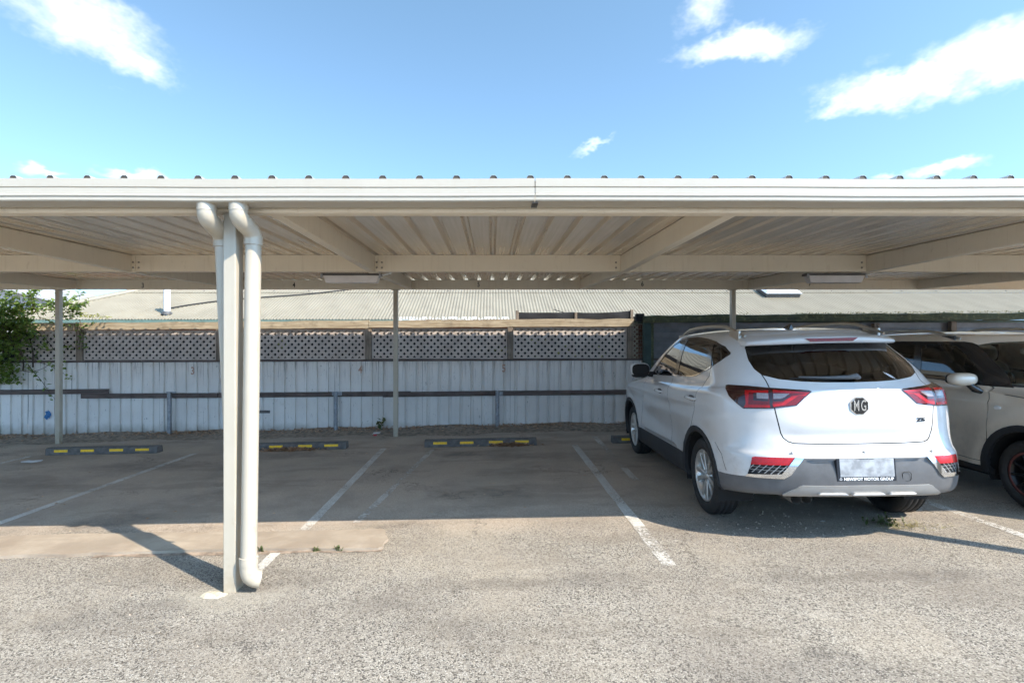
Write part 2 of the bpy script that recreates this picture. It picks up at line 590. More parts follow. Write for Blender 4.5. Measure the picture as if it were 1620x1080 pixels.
def mat_paint(name, col, flake=0.0, rough=0.28, metal=0.0):
    m, t, b = principled(name)
    p = t.n('ShaderNodeTexCoord').outputs['Object']
    c = t.mix(t.mapr(t.noise(p, 5.0, 4.0, 0.6), 0.35, 0.75, 0.0, 0.06), col, tuple(v * 0.75 for v in col))
    if flake > 0:
        f = t.voro(p, 900.0, 'F1', 'Color')
        sc = t.n('ShaderNodeSeparateColor')
        t.l(f, sc.inputs[0])
        c = t.mix(t.math('MULTIPLY', sc.outputs[0], flake), c, tuple(min(1, v * 1.7) for v in col))
    zz = t.n('ShaderNodeSeparateXYZ')
    t.l(p, zz.inputs[0])
    dust = t.math('MULTIPLY', t.mapr(t.noise(p, 11.0, 6.0, 0.7), 0.42, 0.75), t.mapr(zz.outputs[2], 0.95, 0.30, 0.05, 0.42))
    c = t.mix(dust, c, (0.30, 0.265, 0.225))
    setp(t, b, col=c, rough=rough, metal=metal, coat=t.mapr(dust, 0.0, 0.4, 1.0, 0.6), coat_rough=0.02, spec=0.4)
    return m


def mat_glass(name, tint, refl=1.0):
    """car glass: tinted, mirror-like at glancing angles"""
    m = bpy.data.materials.new(name)
    m.use_nodes = True
    m.node_tree.nodes.clear()
    t = NT(m.node_tree)
    out = t.n('ShaderNodeOutputMaterial')
    tr = t.n('ShaderNodeBsdfTransparent')
    tr.inputs[0].default_value = tint + (1.0,)
    gl = t.n('ShaderNodeBsdfGlossy')
    gl.inputs['Color'].default_value = (0.95, 0.97, 1.0, 1)
    gl.inputs['Roughness'].default_value = 0.015
    fr = t.n('ShaderNodeFresnel')
    fr.inputs['IOR'].default_value = 1.52
    df = t.n('ShaderNodeBsdfDiffuse')
    df.inputs['Color'].default_value = (0.02, 0.02, 0.02, 1)
    p = t.n('ShaderNodeTexCoord').outputs['Object']
    dust = t.mapr(t.noise(p, 6.0, 5.0, 0.65), 0.35, 0.8, 0.02, 0.10)
    m0 = t.n('ShaderNodeMixShader')
    t.l(dust, m0.inputs[0])
    t.l(tr.outputs[0], m0.inputs[1])
    t.l(df.outputs[0], m0.inputs[2])
    mx = t.n('ShaderNodeMixShader')
    t.l(t.math('MULTIPLY', fr.outputs[0], refl, clamp=True), mx.inputs[0])
    t.l(m0.outputs[0], mx.inputs[1])
    t.l(gl.outputs[0], mx.inputs[2])
    t.l(mx.outputs[0], out.inputs[0])
    return m


def mat_leaf(name, c0, c1, rough=0.5):
    m = bpy.data.materials.new(name)
    m.use_nodes = True
    m.node_tree.nodes.clear()
    t = NT(m.node_tree)
    out = t.n('ShaderNodeOutputMaterial')
    b = t.n('ShaderNodeBsdfPrincipled')
    p = objpos(t)
    rnd = t.n('ShaderNodeNewGeometry').outputs['Random Per Island']
    c = t.mix(rnd, c0, c1)
    c = t.mix(t.mapr(t.noise(p, 20.0, 3.0), 0.4, 0.7, 0.0, 0.4), c, tuple(v * 0.6 for v in c0))
    t.l(c, b.inputs['Base Color'])
    b.inputs['Roughness'].default_value = rough
    tl = t.n('ShaderNodeBsdfTranslucent')
    t.l(t.mix(0.5, c, tuple(min(1, v * 1.6) for v in c1)), tl.inputs[0])
    mx = t.n('ShaderNodeMixShader')
    mx.inputs[0].default_value = 0.3
    t.l(b.outputs[0], mx.inputs[1])
    t.l(tl.outputs[0], mx.inputs[2])
    t.l(mx.outputs[0], out.inputs[0])
    return m


def mat_brick():
    m, t, b = principled('red_brick')
    p = objpos(t)
    br = t.n('ShaderNodeTexBrick')
    t.l(t.mapping(p, rot=(math.pi / 2, 0, 0)), br.inputs['Vector'])
    br.inputs['Color1'].default_value = (0.21, 0.10, 0.065, 1)
    br.inputs['Color2'].default_value = (0.29, 0.15, 0.095, 1)
    br.inputs['Mortar'].default_value = (0.36, 0.32, 0.27, 1)
    br.inputs['Scale'].default_value = 1.0
    br.inputs['Brick Width'].default_value = 0.24
    br.inputs['Row Height'].default_value = 0.086
    br.inputs['Mortar Size'].default_value = 0.005
    setp(t, b, col=br.outputs['Color'], rough=0.85)
    return m


M = {}
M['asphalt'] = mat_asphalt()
M['line'] = mat_line('road_paint', 0.40)
M['line_faint'] = mat_line('faded_road_paint', 0.54)
M['concrete'] = mat_concrete()
M['gutter'] = mat_cream('gutter_paint', (0.49, 0.44, 0.36), 0.08, 0.33)
M['post'] = mat_cream('post_paint', (0.49, 0.435, 0.345), 0.28, 0.36)
M['beam'] = mat_cream('beam_paint', (0.76, 0.675, 0.545), 0.20, 0.42)
M['pipe'] = mat_cream('pipe_plastic', (0.50, 0.437, 0.342), 0.32, 0.30)
M['zinc'] = mat_zinc()
M['bolt'] = plain('bolt_steel', (0.30, 0.27, 0.23), 0.45, 0.6)
M['rib_dark'] = plain('rib_end_brown', (0.10, 0.082, 0.062), 0.7)
M['black_paint'] = plain('black_paint', (0.015, 0.015, 0.015), 0.6)
M['orange_paint'] = plain('faded_orange_paint', (0.50, 0.33, 0.25), 0.8, var=0.3, scale=30)
M['fence'] = mat_fence('fence_blue_grey', (0.72, 0.69, 0.65), (0.80, 0.77, 0.725))
M['fence2'] = mat_fence('fence_beige', (0.54, 0.49, 0.41), (0.62, 0.57, 0.49))
M['rail'] = mat_wood('dark_rail_timber', (0.07, 0.052, 0.045), (0.17, 0.13, 0.115))
M['beam_wood'] = mat_wood('weathered_beam_timber', (0.27, 0.205, 0.13), (0.50, 0.415, 0.295))
M['post_wood'] = mat_wood('weathered_post_timber', (0.15, 0.115, 0.085), (0.30, 0.24, 0.185), 'z')
M['lattice'] = plain('lattice_grey', (0.50, 0.43, 0.38), 0.6, var=0.14, scale=5.0, bmp=0.1)
M['steel'] = plain('galvanised_steel', (0.30, 0.31, 0.325), 0.5, 0.7, 0.25, 12.0)
M['moss'] = mat_moss()
M['cladding'] = plain('dark_cladding', (0.17, 0.172, 0.18), 0.5, 0.2, 0.22, 3.0)
M['green_wood'] = plain('dark_green_paint', (0.030, 0.060, 0.052), 0.6, var=0.25, bmp=0.2)
M['white_lattice'] = plain('pale_lattice', (0.60, 0.54, 0.42), 0.7)
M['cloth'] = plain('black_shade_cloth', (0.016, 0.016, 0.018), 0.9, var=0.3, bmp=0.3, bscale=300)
M['roof'] = plain('cream_roof_paint', (0.26, 0.226, 0.165), 0.5, 0.0, 0.10, 1.5, bmp=0.05, bscale=10)
M['roof_pale'] = plain('pale_grey_roof', (0.42, 0.41, 0.40), 0.5, 0.0, 0.08, 1.5)
M['eave_green'] = plain('green_gutter_paint', (0.13, 0.20, 0.165), 0.5)
M['white_plastic'] = plain('white_plastic', (0.75, 0.75, 0.74), 0.4, var=0.05)
M['diffuser'] = plain('light_diffuser', (0.62, 0.58, 0.56), 0.35, var=0.05)
M['dark_grey'] = plain('dark_grey_metal', (0.11, 0.105, 0.10), 0.5, 0.3)
M['skylight'] = plain('skylight_glass', (0.62, 0.66, 0.70), 0.12, var=0.05)
M['stop'] = plain('wheel_stop_rubber', (0.125, 0.112, 0.102), 0.75, var=0.25, scale=14, bmp=0.3)
M['yellow'] = plain('yellow_reflector', (0.95, 0.54, 0.012), 0.45, var=0.14, scale=40)
M['dirt'] = plain('dirt', (0.27, 0.205, 0.15), 0.95, var=0.45, scale=14, bmp=1.0, bscale=90)
M['dry_leaf'] = mat_leaf('dry_leaf', (0.28, 0.13, 0.06), (0.66, 0.44, 0.28), 0.8)
M['leaf'] = mat_leaf('vine_leaf', (0.07, 0.125, 0.024), (0.25, 0.34, 0.065))
M['leaf_yellow'] = mat_leaf('yellow_leaf', (0.22, 0.24, 0.05), (0.42, 0.42, 0.12))
M['weed'] = mat_leaf('weed_leaf', (0.06, 0.085, 0.025), (0.13, 0.155, 0.05))
M['straw'] = mat_leaf('dry_grass', (0.24, 0.20, 0.09), (0.38, 0.34, 0.17))
M['stem'] = plain('vine_stem', (0.075, 0.058, 0.042), 0.9)
M['far_leaf'] = mat_leaf('far_tree_leaf', (0.030, 0.042, 0.050), (0.055, 0.070, 0.070))
M['paper'] = plain('white_paper', (0.68, 0.68, 0.67), 0.8, var=0.08)
M['red_print'] = plain('red_print', (0.45, 0.05, 0.05), 0.6)
M['mortar'] = plain('cream_mortar', (0.46, 0.40, 0.29), 0.9, var=0.3, scale=40, bmp=0.6)
M['blue_spray'] = plain('blue_spray_paint', (0.04, 0.16, 0.36), 0.7, var=0.4, scale=40)
M['brick'] = mat_brick()
M['cable'] = plain('black_cable', (0.02, 0.02, 0.02), 0.6)
# cars
M['white_car'] = mat_paint('white_car_paint', (0.66, 0.65, 0.635))
M['beige_car'] = mat_paint('champagne_car_paint', (0.78, 0.66, 0.525), 0.2, 0.32, 0.08)
M['glass_dark'] = mat_glass('privacy_glass', (0.16, 0.16, 0.155), 1.3)
M['glass_mid'] = mat_glass('side_glass', (0.16, 0.165, 0.16), 1.5)
M['glass_clear'] = mat_glass('windscreen_glass', (0.74, 0.78, 0.74), 1.1)
M['trim_black'] = plain('gloss_black_trim', (0.012, 0.012, 0.014), 0.16, var=0.1, coat=0.5)
M['cladding_car'] = plain('grey_bumper_plastic', (0.115, 0.114, 0.115), 0.50, var=0.12, bmp=0.08, bscale=400)
M['arch_plastic'] = plain('black_arch_plastic', (0.026, 0.027, 0.029), 0.55, var=0.12, bmp=0.08, bscale=400)
M['underbody'] = plain('underbody_black', (0.010, 0.010, 0.010), 0.9)
M['tyre'] = plain('tyre_rubber', (0.022, 0.021, 0.020), 0.72, var=0.25, scale=20, bmp=0.2, bscale=200)
M['alloy'] = plain('silver_alloy', (0.66, 0.64, 0.60), 0.30, 0.75, 0.06)
M['black_alloy'] = plain('black_alloy', (0.014, 0.014, 0.015), 0.28, 0.2, 0.1)
M['red_ring'] = plain('red_rim_tape', (0.12, 0.035, 0.028), 0.5, var=0.3, scale=30)
M['chrome'] = plain('chrome', (0.82, 0.83, 0.85), 0.07, 1.0, 0.03)
M['silver'] = plain('satin_silver', (0.36, 0.35, 0.335), 0.38, 0.4, 0.05)
M['rail_bronze'] = plain('roof_rail_metal', (0.50, 0.47, 0.42), 0.30, 0.85, 0.05)
M['lamp_smoke'] = plain('smoked_lens', (0.030, 0.004, 0.005), 0.10, var=0.2, coat=0.5)
M['lamp_red'] = plain('red_lens', (0.46, 0.005, 0.008), 0.22, var=0.15, scale=60, coat=0.15)
M['lamp_deep'] = plain('deep_red_lens', (0.18, 0.003, 0.006), 0.22, var=0.35, scale=90, coat=0.15)
M['lamp_clear'] = plain('clear_lens', (0.30, 0.25, 0.25), 0.2, var=0.15, scale=70, coat=0.5)
M['interior'] = plain('car_interior', (0.030, 0.029, 0.028), 0.85, var=0.2)
M['pale_lining'] = plain('pale_headlining', (0.58, 0.55, 0.48), 0.9, var=0.1)
M['seat'] = plain('seat_fabric', (0.062, 0.058, 0.055), 0.9, var=0.2)
M['seat_pale'] = plain('pale_seat_fabric', (0.52, 0.50, 0.44), 0.9, var=0.15)
M['plate_white'] = plain('plate_white', (0.33, 0.34, 0.35), 0.35, var=0.30, scale=14.0)
M['plate_frame'] = plain('plate_frame_black', (0.014, 0.015, 0.020), 0.35)
M['letter_white'] = plain('white_lettering', (0.80, 0.80, 0.80), 0.5, var=0.02)
M['gap'] = plain('panel_gap', (0.012, 0.012, 0.012), 0.8)
M['exhaust'] = plain('exhaust_steel', (0.42, 0.38, 0.34), 0.35, 0.8)

# ---------------------------------------------------------------- ground
def ground_sheet(name, mat, pts, lift, thick=0.0, parent=None):
    """polygon laid on the sloping yard"""
    m = MB()
    n = len(pts)
    top = [(x, y, gz(x) + lift) for x, y in pts]
    m.add(top, [tuple(range(n))])
    if thick > 0:
        m.add(top + [(x, y, gz(x) + lift - thick) for x, y in pts], [(i, i + n, (i + 1) % n + n, (i + 1) % n) for i in range(n)])
    return m.build(name, mat, parent)


def build_ground():
    m = MB()
    xs = [-160, -14, 14, 160]
    ys = [-120, 9.6, 200]
    v = [(x, y, gz(x)) for y in ys for x in xs]
    f = [(j * 4 + i, j * 4 + i + 1, j * 4 + i + 5, j * 4 + i + 4) for j in range(2) for i in range(3)]
    m.add(v, f)
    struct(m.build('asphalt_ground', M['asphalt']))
    # concrete strip across the two left bays, its edges a little broken
    rnd = random.Random(4)
    near, far = [], []
    x = -9.5
    while x < -0.86:
        near.append((x, 3.80 + 0.018 * math.sin(x * 2.3) + rnd.uniform(-0.012, 0.012)))
        far.append((x, 4.19 + 0.015 * math.sin(x * 1.7 + 1) + rnd.uniform(-0.012, 0.012)))
        x += 0.16
    pts = near + [(-0.825, 3.785), (-0.80, 3.80), (-0.812, 3.90), (-0.79, 3.96), (-0.835, 4.06), (-0.85, 4.15), (-0.905, 4.195), (-0.93, 4.18), (-0.97, 4.205)] + far[::-1]
    struct(ground_sheet('concrete_strip', M['concrete'], pts, 0.022, 0.04))
    # soil caught in the joint along the near edge of the concrete
    jp, jq = [], []
    x = -2.9
    while x < -0.80:
        jp.append((x, 3.775 - abs(0.020 * math.sin(x * 7.0)) - rnd.uniform(0.0, 0.014)))
        jq.append((x, 3.815))
        x += 0.07
    struct(ground_sheet('soil_joint', M['dirt'], jp + jq[::-1], 0.0035))
    # strip of dirt along the foot of the fence, heaped up against the sheets
    m = MB()
    cols = [(-11 + 0.12 * k) for k in range(int(17.5 / 0.12))]
    prof = [(8.74, 0.003), (8.88, 0.010), (9.02, 0.024), (9.18, 0.045), (9.33, 0.062)]
    v = []
    for k, x in enumerate(cols):
        w = 0.09 * math.sin(x * 1.9) + 0.06 * math.sin(x * 5.3 + 1) + rnd.uniform(-0.03, 0.03)
        for i, (y, h) in enumerate(prof):
            v.append((x, y + w * (1 - i / 4.0), gz(x) + h * (1 + 0.35 * math.sin(x * 3.1 + i)) + rnd.uniform(0, 0.008) * (i > 0)))
    n = len(prof)
    f = [(k * n + i, (k + 1) * n + i, (k + 1) * n + i + 1, k * n + i + 1) for k in range(len(cols) - 1) for i in range(n - 1)]
    m.add(v, f, True)
    struct(m.build('dirt_strip', M['dirt']))
    # painted bay lines
    def line(x0, y0, x1, y1, w, mat):
        d = Vector((x1 - x0, y1 - y0)).normalized()
        nrm = Vector((-d.y, d.x)) * w / 2
        r = random.Random(int(x0 * 100) + 900)
        P, Q = [], []
        k = 14
        for i in range(k + 1):
            t = i / k
            c = Vector((x0 + (x1 - x0) * t, y0 + (y1 - y0) * t))
            P.append(c + nrm * (1 + r.uniform(-0.08, 0.08)))
            Q.append(c - nrm * (1 + r.uniform(-0.08, 0.08)))
        struct(ground_sheet('bay_line', mat, [tuple(p) for p in Q] + [tuple(p) for p in P[::-1]], 0.004))
    line(-4.33, 7.55, -4.35, 4.23, 0.088, M['line'])
    line(-1.592, 7.66, -1.535, 4.24, 0.086, M['line'])
    line(-1.574, 3.77, -1.575, 3.36, 0.075, M['line'])
    line(1.213, 7.60, 1.182, 4.16, 0.092, M['line'])
    line(1.1815, 4.15, 1.174, 3.42, 0.094, M['line_faint'])
    line(-0.80, 8.05, -1.145, 4.40, 0.070, M['line_faint'])
    line(1.637, 8.28, 1.545, 5.55, 0.080, M['line_faint'])
    line(-6.78, 7.60, -6.80, 4.2, 0.085, M['line'])
    line(3.85, 7.6, 3.90, 3.75, 0.09, M['line_faint'])
    line(6.6, 7.6, 6.65, 3.8, 0.09, M['line'])


build_ground()

# ---------------------------------------------------------------- carport
POST_X = [-7.24, -1.605, 4.03, 9.66]
RAFTER_X = [-9.76, -6.95, -4.14, -1.37, 1.51, 4.31, 7.12, 9.90]
RX0, RX1 = -10.0, 10.1
ROOF_Y0, ROOF_Y1 = 3.085, 8.752


def pan_z(y):
    return 2.4415 + 0.0243 * (y - 3.0)


carport = thing('carport', 'long cream steel carport with ribbed metal roof and white front gutter over the parking bays', 'carport', (-1.605, 5.9, 0))


def build_carport():
    C = carport
    # roof sheets: three trapezoid ribs each, pitch 0.22 m
    pitch, ribh = 0.22, 0.043
    def sheet_mesh(nrib):
        prof = [(0.0, 0.0)]
        for k in range(nrib):
            c = pitch * (k + 0.5)
            prof += [(c - 0.033, 0.0), (c - 0.019, ribh * 0.82), (c - 0.011, ribh), (c + 0.011, ribh), (c + 0.019, ribh * 0.82), (c + 0.033, 0.0)]
        prof += [(pitch * nrib + 0.012, 0.0)]
        m = MB()
        L = ROOF_Y1 - ROOF_Y0
        dz = pan_z(ROOF_Y1) - pan_z(ROOF_Y0)
        t = 0.0015
        n = len(prof)
        v = [(x, 0, z) for x, z in prof] + [(x, L, z + dz) for x, z in prof] + [(x, 0, z + t) for x, z in prof] + [(x, L, z + dz + t) for x, z in prof]
        f = []
        for i in range(n - 1):
            f.append((i, i + n, i + n + 1, i + 1))
            f.append((i + 2 * n, i + 1 + 2 * n, i + 1 + 3 * n, i + 3 * n))
            f.append((i, i + 1, i + 1 + 2 * n, i + 2 * n))
            f.append((i + n, i + 3 * n, i + 1 + 3 * n, i + 1 + n))
        m.add(v, f)
        me = m.mesh('roof_sheet', fix=False)
        me.materials.append(M['zinc'])
        return me
    me = sheet_mesh(3)
    w = pitch * 3
    x = RX0
    k = 0
    while x < RX1:
        o = link('roof_sheet', me)
        o.location = (x, ROOF_Y0, pan_z(ROOF_Y0) + (0.0006 if k % 2 else 0.0))
        adopt_at(o, C)
        x += w
        k += 1
    # dark closed ends of the ribs above the gutter
    m = MB()
    m.prism([(-0.031, 0, 0), (0.031, 0, 0), (0.018, 0, ribh * 0.82 - 0.001), (0.010, 0, ribh - 0.001), (-0.010, 0, ribh - 0.001), (-0.018, 0, ribh * 0.82 - 0.001)], (0, 0.004, 0))
    em = m.mesh('rib_end')
    em.materials.append(M['rib_dark'])
    x = RX0 + pitch * 0.5
    while x < RX1:
        o = link('rib_end', em)
        o.location = (x, ROOF_Y0 + 0.004, pan_z(ROOF_Y0) + 0.0008)
        adopt_at(o, C)
        x += pitch
    # gutter: pressed front with two beads, box behind it; two lengths meet at x = 0.25
    zt, zb = 2.441, 2.311
    prof = [(3.000, zt), (3.000, zt - 0.046), (3.006, zt - 0.050), (3.006, zt - 0.053), (3.000, zt - 0.057), (3.000, zt - 0.088), (2.994, zt - 0.094),
            (2.994, zt - 0.100), (3.000, zt - 0.108), (3.000, zb + 0.006), (3.006, zb), (3.125, zb - 0.004), (3.125, zt - 0.02), (3.121, zt - 0.02), (3.121, zb), (3.010, zb + 0.005), (3.010, zt - 0.006), (3.004, zt)]
    for a, b in ((RX0 - 0.05, 0.2485), (0.2535, RX1 + 0.3)):
        m = MB()
        n = len(prof)
        k = max(2, int((b - a) / 0.45))
        v = []
        for j in range(k + 1):
            gx = a + (b - a) * j / k
            dz = 0.0022 * math.sin(gx * 1.9 + 0.4) + 0.0012 * math.sin(gx * 4.7)
            dy = 0.0018 * math.sin(gx * 2.7 + 1.0)
            v += [(gx, y + dy, z + dz) for y, z in prof]
        f = [(j * n + i, j * n + (i + 1) % n, (j + 1) * n + (i + 1) % n, (j + 1) * n + i) for j in range(k) for i in range(n)]
        f += [tuple(range(n))[::-1], tuple(range(k * n, k * n + n))]
        m.add(v, f)
        m.build('gutter', M['gutter'], C)
    MB().box(0.235, 0.270, 3.0075, 3.120, zb - 0.0075, zb - 0.0045).build('gutter_joint', M['dark_grey'], C)
    # beams: folded channels running along the carport
    def channel(y0, y1, z0, z1, a, b, name, lip=0.02):
        t = 0.004
        pr = [(y0, z0), (y1, z0), (y1, z0 + lip), (y1 - t, z0 + lip), (y1 - t, z0 + t), (y0 + t, z0 + t), (y0 + t, z1 - t), (y1 - t, z1 - t), (y1 - t, z1 - lip), (y1, z1 - lip), (y1, z1), (y0, z1)]
        m = MB()
        m.prism([(a, y, z) for y, z in pr], (b - a, 0, 0))
        return m.build(name, M['beam'], C)
    FB, FT = 2.290, pan_z(3.25) - 0.003
    # front beam has a rolled lower edge
    pr = [(3.185, FT), (3.185, FB + 0.052), (3.178, FB + 0.048), (3.172, FB + 0.036), (3.170, FB + 0.020), (3.174, FB + 0.008), (3.184, FB), (3.262, FB), (3.262, FT)]
    m = MB()
    m.prism([(RX0, y, z) for y, z in pr], (RX1 - RX0, 0, 0))
    m.build('front_beam', M['beam'], C)
    zmt = pan_z(5.92) - 0.002
    for i in range(len(RAFTER_X) - 1):
        channel(5.905, 5.975, 2.322, zmt, RAFTER_X[i] + 0.0425, RAFTER_X[i + 1] - 0.0425, 'middle_beam')
    zrt = pan_z(8.63) - 0.002
    for a, b in ((RX0, -4.1), (-4.095, 1.51), (1.515, 7.1), (7.105, RX1)):
        channel(8.63, 8.70, 2.424, zrt, a, b, 'rear_beam')
    # rafters: two lengths between the beams
    def rafter(x, y0, y1, z0, z1):
        m = MB()
        t0, t1 = pan_z(y0) - 0.004, pan_z(y1) - 0.004
        m.hexa([(x - 0.04, y0, z0), (x + 0.04, y0, z0), (x + 0.04, y1, z1), (x - 0.04, y1, z1)],
               [(x - 0.04, y0, t0), (x + 0.04, y0, t0), (x + 0.04, y1, t1), (x - 0.04, y1, t1)])
        return m.build('rafter', M['beam'], C, bev=0.004)
    for x in RAFTER_X:
        rafter(x, 3.264, 5.982, 2.296, 2.318)
        rafter(x, 5.986, 8.626, 2.318, 2.424)
    # cleats and bolts where rafters meet the beams
    bm_ = MB()
    bm_.lathe([(0.0, -0.008), (0.006, -0.007), (0.011, -0.004), (0.012, 0.0)], 8, 'y')
    bolt = bm_.mesh('bolt')
    bolt.materials.append(M['bolt'])
    for x in RAFTER_X[1:-1]:
        MB().box(x + 0.0405, x + 0.085, 5.893, 5.903, 2.335, zmt - 0.02).build('cleat', M['beam'], C, bev=0.002)
        for dx in (0.062, 0.118, -0.095):
            for dz in (0.045, 0.105):
                o = link('bolt', bolt)
                o.location = (x + dx, 5.892 if dx == 0.062 else 5.904, 2.322 + dz)
                adopt_at(o, C)
        MB().box(x - 0.045, x + 0.075, 5.90, 5.98, 2.312, 2.3205).build('beam_bracket', M['beam'], C, bev=0.002)
        MB().box(x + 0.0405, x + 0.10, 8.618, 8.628, 2.437, zrt - 0.015).build('cleat', M['beam'], C, bev=0.002)
    # posts
    for x in POST_X:
        g = gz(x) - 0.03
        MB().box(x - 0.0385, x + 0.0385, 3.170, 3.270, g, FB - 0.001).build('front_post', M['post'], C, bev=0.006, seg=2)
        MB().box(x - 0.037, x + 0.037, 8.632, 8.706, g, 2.423).build('rear_post', M['post'], C, bev=0.006, seg=2)
        MB().box(x - 0.075, x + 0.075, 8.626, 8.716, 2.416, 2.4235).build('post_plate', M['post'], C)
    # mortar skirt at the foot of the near post
    # downpipes: one each side of the visible front post
    def bend(p0, p1, p2, n=6):
        a, b, c = Vector(p0), Vector(p1), Vector(p2)
        return [a * (1 - t) ** 2 + b * 2 * t * (1 - t) + c * t * t for t in [i / n for i in range(n + 1)]]
    px = -1.605
    R = 0.047
    for side in (0, 1):
        top_x = (-1.684, -1.496)[side]
        bx = (-1.694, -1.474)[side]
        by = (3.262, 3.205)[side]
        A, Bp = Vector((top_x, 3.062, 2.228)), Vector((bx, by, 2.172))
        dirn = (Bp - A).normalized()
        path = [(top_x, 3.062, 2.312), (top_x, 3.062, 2.270)]
        path += bend((top_x, 3.062, 2.262), tuple(A), tuple(A + dirn * 0.055), 7)
        path += bend(tuple(Bp - dirn * 0.055), tuple(Bp), (bx, by, 2.115), 7)
        m = MB()
        m.tube(path, R + 0.0055, 20)
        el = m.build('downpipe_elbow', M['pipe'], C)
        m = MB()
        m.tube([(top_x, 3.062, 2.3105), (top_x, 3.062, 2.268)], R + 0.008, 20)
        m.build('pipe_collar', M['pipe'], el)
        m = MB()
        m.tube([(bx, by, 2.150), (bx, by, 2.095)], R + 0.0075, 20)
        m.build('pipe_collar', M['pipe'], el)
        bot = (bx - 0.010, 3.165 if side else 3.262)
        m = MB()
        if side:
            m.tube([(bx, by, 2.12), (bot[0], bot[1], 0.15)], R, 20)
            m.build('downpipe', M['pipe'], C)
            m = MB()
            p = [(bot[0], bot[1], 0.185), (bot[0], bot[1], 0.135)] + bend((bot[0], bot[1], 0.125), (bot[0], bot[1], 0.050), (bot[0] + 0.060, bot[1] + 0.026, 0.040), 8)
            m.tube(p, R + 0.005, 20, cap=True)
            fe = m.build('downpipe_shoe', M['pipe'], C)
            m = MB()
            m.tube([(bot[0], bot[1], 0.190), (bot[0], bot[1], 0.145)], R + 0.0075, 20)
            m.build('pipe_collar', M['pipe'], fe)
        else:
            m.tube([(bx, by, 2.12), (-1.622, 3.328, gz(bx) - 0.02)], R, 20)
            m.build('downpipe', M['pipe'], C)
        MB().box(-1.645 if not side else -1.566, -1.58 if not side else -1.48, 3.2715, 3.276, 1.10, 1.14).build('pipe_strap', M['steel'], C)
    # stencilled bay numbers on the rear beam
    for n, x in zip('345678', (-5.81, -3.293, -0.22, 2.507, 5.296, 7.939)):
        o = place_text('bay_number', n, 0.112, M['black_paint'], (x, 8.6285, 2.482 + 0.003 * (x + 5.8)), (1, 0, 0), (0, 0, 1), C, sx=0.78, bold=0.002)
        o['label'] = 'black stencilled number %s on rear beam' % n


def adopt_at(o, parent):
    """like adopt, for parts that sit at a location of their own and share mesh data"""
    o.parent = parent
    o.matrix_parent_inverse = world_matrix(parent).inverted()


build_carport()

# batten lights under the middle beam
def batten(x, label):
    y, zt = 6.03, 2.318
    t = thing('batten_light', label, 'light fitting', (x, y, zt), 'weatherproof batten lights under the carport')
    MB().box(x - 0.345, x + 0.345, y - 0.055, y + 0.055, zt - 0.028, zt - 0.001).build('housing', M['dark_grey'], t, bev=0.004)
    m = MB()
    w0, w1 = 0.325, 0.295
    m.hexa([(x - w1, y - 0.04, zt - 0.112), (x + w1, y - 0.04, zt - 0.112), (x + w1, y + 0.04, zt - 0.112), (x - w1, y + 0.04, zt - 0.112)],
           [(x - w0, y - 0.06, zt - 0.0285), (x + w0, y - 0.06, zt - 0.0285), (x + w0, y + 0.06, zt - 0.0285), (x - w0, y + 0.06, zt - 0.0285)])
    m.build('diffuser', M['diffuser'], t, bev=0.008, seg=2)
    for s in (-1, 1):
        MB().box(x + s * 0.336 - 0.012, x + s * 0.336 + 0.012, y - 0.064, y - 0.0605, zt - 0.060, zt - 0.012).build('clip', M['steel'], t)
    m = MB()
    m.tube([(x + 0.345, y, zt - 0.016), (x + 0.40, y - 0.01, zt - 0.012), (x + 0.46, y - 0.02, zt + 0.004)], 0.008, 6)
    m.build('cable', M['white_plastic'], t)


batten(-1.625, 'grey batten light under the carport beam, left of bay number 5')
batten(3.98, 'grey batten light under the carport beam, above bay number 7 and the cars')

# ---------------------------------------------------------------- wheel stops
def wheel_stop(x, label, seed):
    L, y = 1.66, 7.655
    r = random.Random(seed)
    t = thing('wheel_stop', label, 'wheel stop', (x, y, gz(x)), 'wheel stops at the heads of the bays')
    t.rotation_euler = (0, -math.atan(TILT), r.uniform(-0.012, 0.012))
    LOCAL.add(t.name)
    m = MB()
    pr = [(0.0, 0.0), (0.008, 0.082), (0.022, 0.102), (0.128, 0.102), (0.142, 0.082), (0.150, 0.0)]
    m.prism([(-L / 2, a, b) for a, b in pr], (L, 0, 0))
    m.build('body', M['stop'], t, bev=0.003)
    for a, b in ((0.078, 0.200), (0.317, 0.4375), (0.575, 0.698), (0.807, 0.930)):
        x0, x1 = -L / 2 + a * L, -L / 2 + b * L
        m = MB()
        m.hexa([(x0, 0.0010, 0.040), (x1, 0.0010, 0.040), (x1, 0.012, 0.040), (x0, 0.012, 0.040)],
               [(x0, 0.0045, 0.076), (x1, 0.0045, 0.076), (x1, 0.017, 0.076), (x0, 0.017, 0.076)])
        m.build('reflector', M['yellow'], t, bev=0.002)
    for k in (-0.31, 0.0, 0.31):
        m = MB()
        m.lathe([(0.0, 0.103), (0.012, 0.1025), (0.014, 0.099)], 10, 'z', (k * L, 0.075, 0))
        m.build('anchor_bolt', M['bolt'], t)


wheel_stop(-5.775, 'grey wheel stop with yellow strips, leftmost, before the rear post with the vine', 1)
wheel_stop(-2.985, 'grey wheel stop with yellow strips, its left end hidden behind the front post', 2)
wheel_stop(-0.165, 'grey wheel stop with four yellow strips, in the empty middle bay', 3)
wheel_stop(2.62, 'grey wheel stop with yellow strip ahead of the white car', 4)

# ---------------------------------------------------------------- steel fence behind the bays
FY = 9.32


def cap_z(x):
    return 1.208 + 0.0041 * (x + 4.07)


